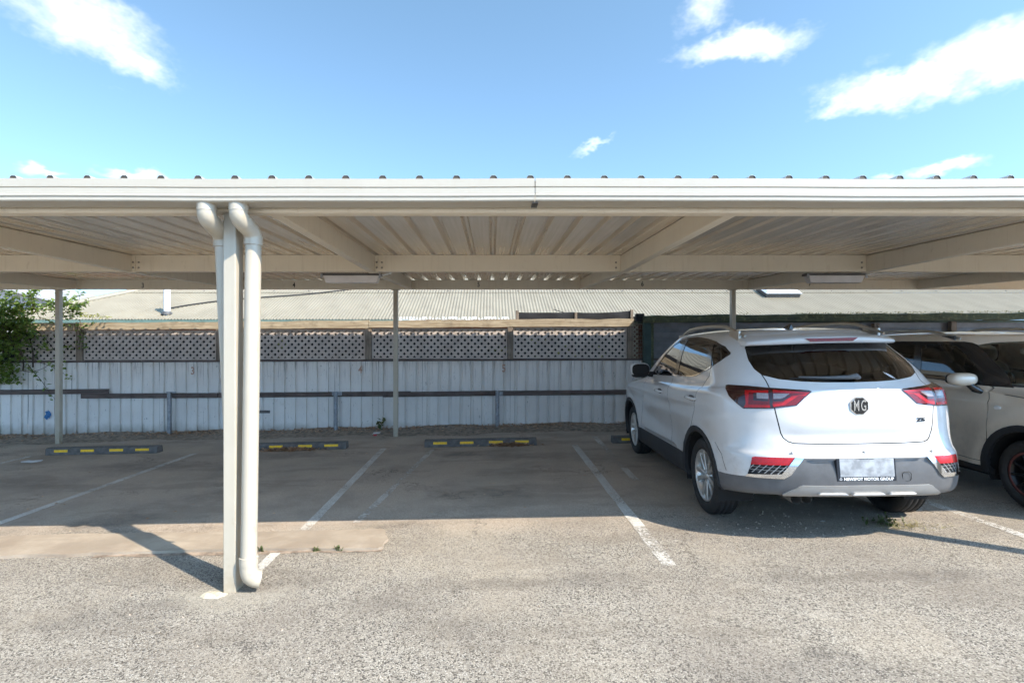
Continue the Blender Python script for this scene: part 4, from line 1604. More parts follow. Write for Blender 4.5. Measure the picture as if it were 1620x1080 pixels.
def weed(x, y, z, n, size, label, mat, seed, spread=0.05, grp='weeds growing in the yard'):
    r = random.Random(seed)
    m = MB()
    for i in range(n):
        a, q = r.uniform(0, 6.28), r.random()
        p = Vector((x + math.cos(a) * spread * q, y + math.sin(a) * spread * 0.5 * q, z))
        h = size * r.uniform(0.4, 1.2)
        tip = p + Vector((r.uniform(-0.5, 0.5) * h, r.uniform(-0.4, 0.4) * h, h))
        m.tube([p, p.lerp(tip, 0.5) + Vector((0, 0, 0.1 * h)), tip], 0.0014, 4)
        for k in range(3):
            leaf(m, p.lerp(tip, 0.4 + 0.3 * k), r, size * 0.5, w=0.65)
    return tag(m.build('weed', mat, None, fix=False), label, 'weed', grp)


weed(-1.70, 3.795, gz(-1.7), 7, 0.038, 'small green weed at the concrete edge just right of the downpipe', M['weed'], 1, 0.03)
weed(-1.28, 3.79, gz(-1.28), 10, 0.032, 'small green weed at the concrete edge, between the other two', M['weed'], 2, 0.03)
weed(-1.12, 3.785, gz(-1.1), 10, 0.040, 'small green weed nearest the right end of the concrete strip', M['weed'], 3, 0.03)
weed(-1.97, 9.18, gz(-1.9) + 0.04, 6, 0.16, 'tall green weed at the fence foot beside the middle rear post', M['weed'], 4, 0.05)
weed(3.10, 4.10, gz(3.1), 26, 0.060, 'clump of dry grass and weeds beside right rear tyre of white car', M['weed'], 5, 0.16)['kind'] = 'stuff'


def dry_grass():
    r = random.Random(15)
    m = MB()
    for i in range(170):
        x, y = 3.20 + r.gauss(0, 0.14), 4.05 + r.gauss(0, 0.045)
        a, L = r.uniform(0, 6.28), r.uniform(0.03, 0.09)
        p = Vector((x, y, gz(x) + 0.004))
        d = Vector((math.cos(a), math.sin(a), r.uniform(0.02, 0.5))).normalized()
        s = Vector((-d.y, d.x, 0)) * 0.003
        m.add([p - s, p + s, p + d * L], [(0, 1, 2)])
    o = m.build('dry_grass', M['straw'], None, fix=False)
    o['label'] = 'flattened dry grass on asphalt behind right rear tyre of white car'
    o['category'] = 'grass'
    stuff(o)


dry_grass()


def litter():
    r = random.Random(3)
    m = MB()
    for i in range(2600):
        x = r.uniform(-9.5, 4.5)
        if r.random() > 0.35 + 0.65 * (0.5 + 0.5 * math.sin(x * 2.1 + 0.6)) * (1.0 if x > -6.5 else 0.4):
            continue
        y = FY - 0.03 - abs(r.gauss(0, 0.14))
        h = 0.070 - (FY - y) * 0.12
        leaf(m, (x, y, gz(x) + max(0.008, h) + r.uniform(0, 0.02)), r, 0.048, flat=0.55)
    o = m.build('fallen_leaves', M['dry_leaf'], None, fix=False)
    o['label'] = 'dry brown leaf litter along the foot of the metal fence'
    o['category'] = 'leaves'
    stuff(o)
    for (x0, x1, n, lab) in ((-3.45, -2.55, 420, 'heap of dry leaves against the wheel stop beside the front post'), (-0.05, 0.55, 260, 'heap of dry leaves against wheel stop of the empty middle bay')):
        m = MB()
        for i in range(n):
            x = (x0 + x1) / 2 + r.gauss(0, (x1 - x0) / 4.2)
            d = abs(r.gauss(0, 0.035))
            leaf(m, (x, 7.645 - d, gz(x) + 0.006 + max(0, 0.045 - d * 0.5) * r.random()), r, 0.050, flat=0.5)
        o = m.build('fallen_leaves', M['dry_leaf'], None, fix=False)
        o['label'] = lab
        o['category'] = 'leaves'
        stuff(o)
    # scattered bits on the asphalt
    m = MB()
    for i in range(150):
        x, y = r.uniform(-7, 3.6), r.uniform(4.6, 8.6)
        leaf(m, (x, y, gz(x) + 0.006), r, 0.030, flat=0.8)
    o = m.build('scattered_leaves', M['dry_leaf'], None, fix=False)
    o['label'] = 'single dry leaves scattered over the shaded bays'
    o['category'] = 'leaves'
    stuff(o)
    # loose gravel and crumbs of stone
    m = MB()
    for i in range(420):
        if i < 150:
            x, y = r.uniform(-8, 4), FY - 0.1 - abs(r.gauss(0, 0.16))
        elif i < 260:
            x, y = 2.2 + r.gauss(0, 0.55), 4.15 + r.gauss(0, 0.25)
        else:
            x, y = r.uniform(-4, 4), r.uniform(2.0, 5.0)
        s = r.uniform(0.003, 0.009)
        z = gz(x) + (0.03 if i < 150 else 0.0)
        m.add([(x - s, y, z), (x, y - s, z), (x + s * 1.2, y, z), (x, y + s, z), (x, y, z + s * 1.1)], [(0, 1, 4), (1, 2, 4), (2, 3, 4), (3, 0, 4)])
    o = m.build('gravel', M['concrete'], None)
    o['label'] = 'loose crumbs of pale gravel on the asphalt'
    o['category'] = 'gravel'
    stuff(o)


litter()


def flat_scrap(name, x, y, pts, mat, label, cat, lift=0.006, curl=0.02, seed=1):
    r = random.Random(seed)
    m = MB()
    n = len(pts)
    c = (x, y, gz(x) + lift + curl)
    v = [c] + [(x + a, y + b, gz(x + a) + lift + r.uniform(0, curl)) for a, b in pts]
    m.add(v, [(0, 1 + i, 1 + (i + 1) % n) for i in range(n)], True)
    m.add([(p, q, z - 0.003) for p, q, z in v], [(0, 1 + (i + 1) % n, 1 + i) for i in range(n)], True)
    return tag(m.build(name, mat, None, fix=False), label, cat)


flat_scrap('paper_scrap', -6.40, 7.19, [(-0.12, -0.02), (-0.05, -0.08), (0.06, -0.05), (0.13, 0.02), (0.10, 0.09), (-0.02, 0.05), (-0.09, 0.08)], M['paper'], 'crumpled white paper scrap on asphalt in the leftmost bay', 'paper', curl=0.012, seed=2)
w = flat_scrap('wrapper', -1.95, 8.74, [(-0.06, -0.03), (0.0, -0.05), (0.06, -0.02), (0.07, 0.04), (0.0, 0.03), (-0.05, 0.05)], M['paper'], 'crumpled white and red wrapper at the fence foot', 'wrapper', curl=0.06, seed=5)
m = MB()
m.box(-1.985, -1.93, 8.688, 8.694, gz(-1.95) + 0.012, gz(-1.95) + 0.045)
m.build('red_print', M['red_print'], w)
flat_scrap('pebble_flake', 2.66, 4.17, [(-0.02, -0.012), (0.015, -0.014), (0.024, 0.004), (0.006, 0.016), (-0.018, 0.012)], M['paper'], 'small white flake on asphalt under the white car bumper', 'flake', curl=0.012, seed=6)


def mortar_patch():
    r = random.Random(12)
    m = MB()
    n = 22
    v = [(-1.69, 3.135, gz(-1.69) + 0.020)]
    for ring, k, h in ((0.5, 0, 0.016), (1.0, 1, 0.001)):
        for i in range(n):
            a = 2 * math.pi * i / n
            q = ring * (1 + r.uniform(-0.18, 0.18))
            v.append((-1.69 + 0.085 * q * math.cos(a), 3.135 + 0.045 * q * math.sin(a), gz(-1.69) + h + r.uniform(0, 0.008) * (ring < 1)))
    f = [(0, 1 + i, 1 + (i + 1) % n) for i in range(n)] + [(1 + i, 1 + n + i, 1 + n + (i + 1) % n, 1 + (i + 1) % n) for i in range(n)]
    m.add(v, f, True)
    tag(m.build('mortar_lump', M['mortar']), 'rough cream lump of old mortar at the foot of the front post', 'mortar')


mortar_patch()



# ---------------------------------------------------------------- cars: a body surface is lofted, then cut into its panels
def smooth_rows(rows, sub):
    """rows: list of parameter tuples -> monotone cubic (pchip) interpolation over the row index"""
    P=np.array(rows,float); n=len(P)
    d=P[1:]-P[:-1]; m=np.zeros_like(P)
    for i in range(1,n-1):
        a,b=d[i-1],d[i]; s=a*b>0
        m[i]=np.where(s,2*a*b/np.where(s,a+b,1),0)
    m[0]=d[0]; m[-1]=d[-1]
    out=[]
    for i in range(n-1):
        for k in range(sub):
            t=k/sub
            out.append((2*t**3-3*t*t+1)*P[i]+(t**3-2*t*t+t)*m[i]+(-2*t**3+3*t*t)*P[i+1]+(t**3-t*t)*m[i+1])
    out.append(P[-1]); return np.array(out)
def shell(rows, sub, NR, NS, NF, mod=None):
    """half body (x<=0): grid of points [row][col] from the rear centre round the left side to the front centre.
    row = (z_rear,z_mid,z_front,w,yr,yf,Lr,nr,Lf,nf)"""
    R=smooth_rows(rows,sub); G=[]
    NC=NR+NS+NF+1
    for (zr,zm,zf,w,yr,yf,Lr,nr,Lf,nf) in R:
        w=max(w,1e-4)
        def arc(n,L,N):
            t=np.linspace(0,math.pi/2,600)
            a=np.sin(t)**(2/n)*w; b=(1-np.cos(t)**(2/n))*L
            s=np.r_[0,np.cumsum(np.hypot(np.diff(a),np.diff(b)))]
            q=np.linspace(0,s[-1],N+1)
            return np.interp(q,s,a),np.interp(q,s,b)
        a,b=arc(nr,Lr,NR); x=list(a); y=list(yr+b)
        y0=yr+Lr; y1=yf-Lf
        for k in range(1,NS): x.append(w); y.append(y0+(y1-y0)*k/NS)
        a,b=arc(nf,Lf,NF); x+=list(a[::-1]); y+=list(yf-b[::-1])
        x=np.array(x); y=np.array(y)
        ym=(yr+yf)/2
        u=np.clip((y-ym)/((yf-yr)/2),-1,1)
        z=np.where(u<0, zm+(zr-zm)*np.abs(u)**2.2, zm+(zf-zm)*np.abs(u)**2.2)
        p=np.stack([-x,y,z],1)
        G.append(p)
    G=np.array(G)
    if mod is not None: G=mod(G)
    # normals
    du=np.gradient(G,axis=1); dv=np.gradient(G,axis=0)
    n=np.cross(dv,du)
    n[:,0,0]=0; n[:,-1,0]=0
    L=np.linalg.norm(n,axis=2,keepdims=True); L[L<1e-9]=1
    n/=L
    n[-1]=np.array([0,0,1])
    return G,n


US = 0.0355             # one column of the loft is about this many metres


class Body:
    def __init__(self, rows, NR, NS, NF, sub=6, mod=None):
        G, N = shell(rows, sub, NR, NS, NF, mod)
        nr, nc = G.shape[:2]
        F = []
        V = [[tuple(G[r, c]) + tuple(N[r, c]) + (c * US,) for c in range(nc)] for r in range(nr)]
        for r in range(nr - 1):
            for c in range(nc - 1):
                F.append([V[r][c], V[r + 1][c], V[r + 1][c + 1], V[r][c + 1]])
        self.faces = F

    def cut(self, poly, proj='wrap', keep=True, cond=None, src=None):
        """split off the part of the surface inside a polygon given in wrap (column, z), side (y, z) or rear (x, z) space"""
        ax = {'wrap': (6, 2), 'side': (1, 2), 'rear': (0, 2)}[proj]
        if proj == 'wrap':
            poly = [(u * US, z) for u, z in poly]
        tris = ear_clip(poly)
        src_faces = self.faces if src is None else src
        lo = (min(p[0] for p in poly), min(p[1] for p in poly))
        hi = (max(p[0] for p in poly), max(p[1] for p in poly))
        inside, rest = [], []
        for f in src_faces:
            a = [v[ax[0]] for v in f]
            b = [v[ax[1]] for v in f]
            if max(a) < lo[0] or min(a) > hi[0] or max(b) < lo[1] or min(b) > hi[1] or (cond is not None and not cond(f)):
                rest.append(f)
                continue
            todo = [f]
            for t in tris:
                nxt = []
                for g in todo:
                    i, o = split_tri(g, t, ax)
                    inside += i
                    nxt += o
                todo = nxt
                if not todo:
                    break
            rest += todo
        if src is None:
            self.faces = rest
            return inside
        return inside, rest


def ear_clip(poly):
    P = list(poly)
    area = sum(P[i - 1][0] * P[i][1] - P[i][0] * P[i - 1][1] for i in range(len(P)))
    if area < 0:
        P.reverse()
    out = []
    def cr(a, b, c):
        return (b[0] - a[0]) * (c[1] - a[1]) - (b[1] - a[1]) * (c[0] - a[0])
    guard = 0
    while len(P) > 3 and guard < 500:
        guard += 1
        for i in range(len(P)):
            a, b, c = P[i - 1], P[i], P[(i + 1) % len(P)]
            if cr(a, b, c) <= 1e-12:
                continue
            if any(cr(a, b, q) > 1e-12 and cr(b, c, q) > 1e-12 and cr(c, a, q) > 1e-12 for q in P if q not in (a, b, c)):
                continue
            out.append((a, b, c))
            P.pop(i)
            break
        else:
            P.pop(0)
    out.append(tuple(P))
    return out


def split_tri(f, t, ax):
    outs, cur = [], f
    for k in range(3):
        a, b = t[k], t[(k + 1) % 3]
        ex, ey = b[0] - a[0], b[1] - a[1]
        d = [ex * (v[ax[1]] - a[1]) - ey * (v[ax[0]] - a[0]) for v in cur]
        if all(q >= -1e-9 for q in d):
            continue
        if all(q <= 1e-9 for q in d):
            return [], outs + [cur]
        ins, out = [], []
        n = len(cur)
        for i in range(n):
            p, q, dp, dq = cur[i], cur[(i + 1) % n], d[i], d[(i + 1) % n]
            if dp >= 0:
                ins.append(p)
            if dp <= 0:
                out.append(p)
            if (dp > 0 and dq < 0) or (dp < 0 and dq > 0):
                s = dp / (dp - dq)
                w = tuple(x + (y - x) * s for x, y in zip(p, q))
                ins.append(w)
                out.append(w)
        if len(out) >= 3:
            outs.append(out)
        if len(ins) < 3:
            return [], outs
        cur = ins
    return [cur], outs


def panel(name, faces, mat, parent, side='L', off=0.0, wall=0.0, disp=None, label=None):
    """mesh from cut faces; smooth normals of the loft are kept so panels flow into each other.
    side: L (x<0), R (mirrored) or B (both halves in one mesh)"""
    V, NV, idx, F = [], [], {}, []
    for s in {'L': (1,), 'R': (-1,), 'B': (1, -1)}[side]:
        for f in faces:
            loop = []
            for v in (f if s == 1 else f[::-1]):
                p, n = Vector(v[0:3]), Vector(v[3:6])
                if n.length > 0:
                    n.normalize()
                if off:
                    p = p + n * off
                if disp is not None:
                    p = p + Vector(disp(v))
                if s == -1:
                    p.x, n.x = -p.x, -n.x
                k = (round(p.x, 5), round(p.y, 5), round(p.z, 5))
                if k not in idx:
                    idx[k] = len(V)
                    V.append(p)
                    NV.append(n)
                if not loop or loop[-1] != idx[k]:
                    loop.append(idx[k])
            if len(loop) > 1 and loop[0] == loop[-1]:
                loop.pop()
            if len(set(loop)) == len(loop) and len(loop) >= 3:
                F.append(loop)
    LN = [[NV[i] for i in f] for f in F]
    if wall:
        cnt = {}
        for f in F:
            for i in range(len(f)):
                a, b = f[i], f[(i + 1) % len(f)]
                cnt[(a, b)] = cnt.get((a, b), 0) + 1
        for (a, b) in [e for e in cnt if (e[1], e[0]) not in cnt]:
            if abs(V[a].x) < 1e-4 and abs(V[b].x) < 1e-4:
                continue
            o = len(V)
            pa, pb = V[a], V[b]
            V += [pa, pb, pb - NV[b] * wall, pa - NV[a] * wall]
            n = (pb - pa).cross(NV[a])
            if n.length > 0:
                n.normalize()
            NV += [n] * 4
            F.append([o + 1, o, o + 3, o + 2])
            LN.append([n] * 4)
    me = bpy.data.meshes.new(name)
    me.from_pydata([tuple(p) for p in V], [], F)
    me.polygons.foreach_set('use_smooth', [True] * len(me.polygons))
    me.normals_split_custom_set([tuple(n) for l in LN for n in l])
    o = link(name, me, mat, parent)
    if label:
        o['label'] = label
    return o


def strip_polys(pts, w):
    """thin quads along a polyline (for panel gaps)"""
    out = []
    for a, b in zip(pts[:-1], pts[1:]):
        d = Vector((b[0] - a[0], b[1] - a[1]))
        if d.length == 0:
            continue
        n = Vector((-d.y, d.x)).normalized() * w / 2
        e = d.normalized() * w * 0.3
        out.append([(a[0] - n.x - e.x, a[1] - n.y - e.y), (b[0] - n.x + e.x, b[1] - n.y + e.y), (b[0] + n.x + e.x, b[1] + n.y + e.y), (a[0] + n.x - e.x, a[1] + n.y - e.y)])
    return out


def seam(body, pts, w=0.006, proj='side', cond=None):
    got = []
    if proj == 'wrap':
        q = [(u * US, z) for u, z in pts]
        for s in strip_polys(q, w):
            got += body.cut([(u / US, z) for u, z in s], 'wrap', cond=cond)
    else:
        for s in strip_polys(pts, w):
            got += body.cut(s, proj, cond=cond)
    return got


def circle(cy, cz, r, n=40):
    return [(cy + r * math.cos(2 * math.pi * i / n), cz + r * math.sin(2 * math.pi * i / n)) for i in range(n)]


def side_face(f):
    return sum(v[3] for v in f) / len(f) < -0.25


def make_wheel(parent, cx, cy, cz, R, rim, width, outer, style):
    """one wheel: tyre with grooves, rim barrel, spokes, hub; outer = -1 or +1 (side facing out)"""
    s = outer
    h = width / 2
    m = MB()
    prof = [(rim - 0.006, -h + 0.03), (rim + 0.010, -h + 0.006), (rim + 0.035, -h - 0.004), (R - 0.055, -h - 0.006), (R - 0.025, -h + 0.004), (R - 0.008, -h + 0.020)]
    for g in (-0.30, -0.10, 0.10, 0.30):
        c = g * width
        prof += [(R, c - 0.006), (R - 0.008, c - 0.0045), (R - 0.008, c + 0.0045), (R, c + 0.006)]
    prof += [(R - 0.008, h - 0.020), (R - 0.025, h - 0.004), (R - 0.055, h + 0.006), (rim + 0.035, h + 0.004), (rim + 0.010, h - 0.006), (rim - 0.006, h - 0.03)]
    m.lathe(prof, 64, 'x', (cx, cy, cz))
    tyre = m.build('tyre', M['tyre'], parent)
    # sipes across the shoulders
    q = MB()
    for k in range(72):
        a = 2 * math.pi * k / 72
        for sd in (-1, 1):
            p = Vector((cx + sd * (h - 0.045), cy + (R - 0.0015) * math.cos(a), cz + (R - 0.0015) * math.sin(a)))
            rad = Vector((0, math.cos(a), math.sin(a)))
            tan = Vector((0, -math.sin(a), math.cos(a)))
            ax = Vector((1, 0, 0))
            e = ax * 0.022
            w_ = tan * 0.0022
            pts = [p - e - w_ + tan * 0.008 * sd, p + e - w_, p + e + w_, p - e + w_ + tan * 0.008 * sd]
            q.add([x + rad * 0.0022 for x in pts], [(0, 1, 2, 3)])
    q.build('tread_cut', M['gap'], tyre)
    alloy = M['alloy'] if style == 'silver' else M['black_alloy']
    m = MB()
    face = s * (h - 0.012)
    m.lathe([(rim - 0.03, -s * (h - 0.03)), (rim - 0.034, s * (h - 0.05)), (rim - 0.012, face - s * 0.004), (rim - 0.002, face), (rim + 0.008, face - s * 0.002), (rim + 0.008, face - s * 0.02)], 64, 'x', (cx, cy, cz))
    r_o = m.build('rim', alloy, parent)
    m = MB()
    m.lathe([(0.0, s * 0.0), (rim - 0.032, s * 0.0)], 40, 'x', (cx - s * 0.01, cy, cz))
    m.build('brake_disc', M['underbody'], parent)
    # spokes
    hub_x = cx + face - s * 0.022
    n = 10
    for k in range(n):
        a = 2 * math.pi * (k + 0.25) / n
        if style == 'silver':
            # paired blades, flaring towards the rim
            w0, w1 = 0.030, 0.054
            skew = 0.05 if k % 2 else -0.05
        else:
            w0, w1 = 0.016, 0.026
            skew = 0.0
        rad = Vector((0, math.cos(a), math.sin(a)))
        tan = Vector((0, -math.sin(a), math.cos(a)))
        c0 = Vector((hub_x, cy, cz)) + rad * 0.045
        c1 = Vector((cx + face - s * 0.010, cy, cz)) + rad * (rim - 0.010) + tan * skew * 0.35
        dep = Vector((-s * 0.035, 0, 0))
        ridge = Vector((s * 0.008, 0, 0))
        v = [c0 - tan * w0 / 2, c0 + ridge, c0 + tan * w0 / 2, c1 + tan * w1 / 2, c1 + ridge * 0.4, c1 - tan * w1 / 2]
        v += [p + dep for p in v]
        f = [(0, 1, 4, 5), (1, 2, 3, 4), (6, 11, 10, 7), (7, 10, 9, 8), (0, 5, 11, 6), (2, 8, 9, 3), (0, 6, 7, 1), (1, 7, 8, 2), (5, 4, 10, 11), (4, 3, 9, 10)]
        q = MB()
        q.add(v, f)
        q.build('spoke', alloy, r_o, bev=0.002)
    m = MB()
    m.lathe([(0.0, s * 0.012), (0.024, s * 0.011), (0.030, s * 0.006), (0.050, s * 0.0), (0.062, -s * 0.03)], 24, 'x', (hub_x + s * 0.002, cy, cz))
    m.build('hub', alloy, r_o)
    if style != 'silver':
        m = MB()
        pr = [(rim - 0.024, face - s * 0.002), (rim - 0.020, face + s * 0.003), (rim - 0.006, face + s * 0.003), (rim - 0.003, face)]
        m.lathe(pr, 64, 'x', (cx, cy, cz))
        m.build('rim_tape', M['red_ring'], r_o)
        q = MB()
        q.lathe([(0.010, 0.0), (0.013, s * 0.003), (0.018, s * 0.003), (0.021, 0.0)], 16, 'x', (hub_x + s * 0.0135, cy, cz))
        q.build('hub_emblem', M['silver'], r_o)
    # lug nuts
    for k in range(5):
        a = 2 * math.pi * k / 5
        q = MB()
        q.lathe([(0.0, s * 0.006), (0.007, s * 0.005), (0.008, -s * 0.01)], 8, 'x', (hub_x + s * 0.003, cy + 0.036 * math.cos(a), cz + 0.036 * math.sin(a)))
        q.build('lug_nut', M['dark_grey'] if style == 'silver' else M['gap'], r_o)


def wheel_well(parent, cy, cz, r, x_out, x_in):
    for s in (-1, 1):
        m = MB()
        n = 28
        v = []
        for i in range(n + 1):
            a = -0.35 + (math.pi + 0.7) * i / n
            for x in (x_out, x_in):
                v.append((s * x, cy + r * math.cos(a), cz + r * math.sin(a)))
        f = [(2 * i, 2 * i + 1, 2 * i + 3, 2 * i + 2) for i in range(n)]
        m.add(v, f, True)
        m.add([(s * x_in, cy + r * math.cos(-0.35 + (math.pi + 0.7) * i / n), cz + r * math.sin(-0.35 + (math.pi + 0.7) * i / n)) for i in range(n + 1)], [tuple(range(n + 1))])
        m.build('wheel_well', M['underbody'], parent)


def ellipsoid(m, c, r, n1=20, n2=12, p=2.4):
    """superellipsoid"""
    def sp(v, e):
        return math.copysign(abs(v) ** e, v)
    e = 2.0 / p
    v = []
    for j in range(n2 + 1):
        t = -math.pi / 2 + math.pi * j / n2
        for i in range(n1):
            a = 2 * math.pi * i / n1
            v.append((c[0] + r[0] * sp(math.cos(t), e) * sp(math.cos(a), e), c[1] + r[1] * sp(math.cos(t), e) * sp(math.sin(a), e), c[2] + r[2] * sp(math.sin(t), e)))
    f = [(j * n1 + i, j * n1 + (i + 1) % n1, (j + 1) * n1 + (i + 1) % n1, (j + 1) * n1 + i) for j in range(n2) for i in range(n1)]
    m.add(v, f, True)
    return m


def seat(parent, x, y, mat, z=0.42, h=0.68):
    m = MB()
    ellipsoid(m, (x, y + 0.02, z + 0.12), (0.24, 0.27, 0.10), p=3.2)
    ellipsoid(m, (x, y - 0.26, z + 0.12 + h / 2), (0.23, 0.075, h / 2), p=3.0)
    o = m.build('seat', mat, parent)
    m = MB()
    ellipsoid(m, (x, y - 0.31, z + 0.19 + h), (0.125, 0.05, 0.085), p=3.0)
    for s in (-1, 1):
        m.tube([(x + s * 0.05, y - 0.29, z + h), (x + s * 0.05, y - 0.31, z + 0.18 + h)], 0.007, 6)
    m.build('headrest', mat, o)


def liner(body_faces, parent, zmin, mat=None):
    fs = [f for f in body_faces if min(v[2] for v in f) > zmin]
    # seen from inside: turn the surface round
    fl = [[v[:3] + (-v[3], -v[4], -v[5]) + v[6:] for v in f[::-1]] for f in fs]
    return panel('headlining', fl, mat or M['interior'], parent, 'B', off=0.022)


# ---------------------------------------------------------------- white SUV
SUV_ROWS = [
    (.385, .21, .22, .70, .16, 4.14, .45, 2.6, .5, 2.5), (.378, .23, .23, .845, .05, 4.25, .50, 2.8, .6, 2.6), (.43, .30, .34, .885, .012, 4.30, .55, 2.9, .65, 2.6),
    (.54, .45, .48, .893, .0, 4.314, .58, 3.0, .68, 2.6), (.655, .60, .62, .895, .012, 4.31, .60, 3.0, .7, 2.6), (.70, .68, .68, .895, .045, 4.30, .60, 3.0, .7, 2.6),
    (.80, .78, .75, .900, .075, 4.29, .60, 3.0, .7, 2.6), (.92, .87, .81, .902, .085, 4.26, .60, 3.0, .7, 2.5), (1.05, .96, .86, .900, .085, 4.20, .60, 2.9, .7, 2.4),
    (1.13, 1.03, .90, .895, .095, 4.10, .60, 2.8, .7, 2.4), (1.17, 1.065, .94, .875, .135, 3.95, .60, 2.75, .7, 2.4), (1.20, 1.09, 1.06, .848, .165, 3.45, .60, 2.7, .7, 2.3),
    (1.28, 1.17, 1.15, .818, .225, 3.31, .58, 2.6, .65, 2.3), (1.38, 1.30, 1.28, .772, .325, 3.10, .56, 2.5, .62, 2.3), (1.47, 1.44, 1.42, .712, .43, 2.86, .54, 2.4, .6, 2.3),
    (1.53, 1.535, 1.51, .652, .49, 2.70, .54, 2.4, .55, 2.3), (1.565, 1.60, 1.57, .575, .55, 2.58, .5, 2.4, .5, 2.3), (1.60, 1.635, 1.60, .38, .65, 2.40, .45, 2.3, .4, 2.3),
    (1.61, 1.645, 1.615, .0, .80, 2.2, .3, 2.2, .3, 2.2)]


def suv_mod(G):
    """crisp shoulder, hollowed doors, haunch over the rear wheel"""
    x, y, z = G[..., 0], G[..., 1], G[..., 2]
    sidew = np.clip((np.abs(x) - 0.70) / 0.15, 0, 1)
    def g(a, c, w):
        return np.exp(-((a - c) / w) ** 2)
    mid = np.clip((y - 1.25) / 0.3, 0, 1) * np.clip((3.05 - y) / 0.3, 0, 1)
    d = -0.022 * g(z, 0.62, 0.15) * mid
    d += 0.012 * g(z, 0.86, 0.10) * g(y, 0.82, 0.55)
    crease = 0.93 + 0.05 * np.clip((2.2 - y) / 1.6, 0, 1)
    d += 0.007 * g(z, crease, 0.022) * np.clip((y - 0.5) / 0.5, 0, 1)
    d += -0.008 * g(z, crease - 0.075, 0.045) * np.clip((y - 0.7) / 0.5, 0, 1) * np.clip((3.2 - y) / 0.4, 0, 1)
    for cy in (0.85, 3.447):
        r = np.hypot(y - cy, z - 0.345)
        d += 0.012 * g(r, 0.42, 0.05)
    G = G.copy()
    G[..., 0] = x - d * sidew * np.sign(-x) * -1 * -1 if False else x + np.where(x < 0, -d, d) * sidew
    # tailgate: a soft horizontal break below the badge
    rear = np.clip((0.45 - y) / 0.25, 0, 1) * np.clip((0.62 - np.abs(x)) / 0.15, 0, 1)
    G[..., 1] = G[..., 1] + rear * (0.014 * g(z, 0.80, 0.035) - 0.010 * g(z, 0.90, 0.05) + 0.008 * g(z, 1.08, 0.06))
    return G


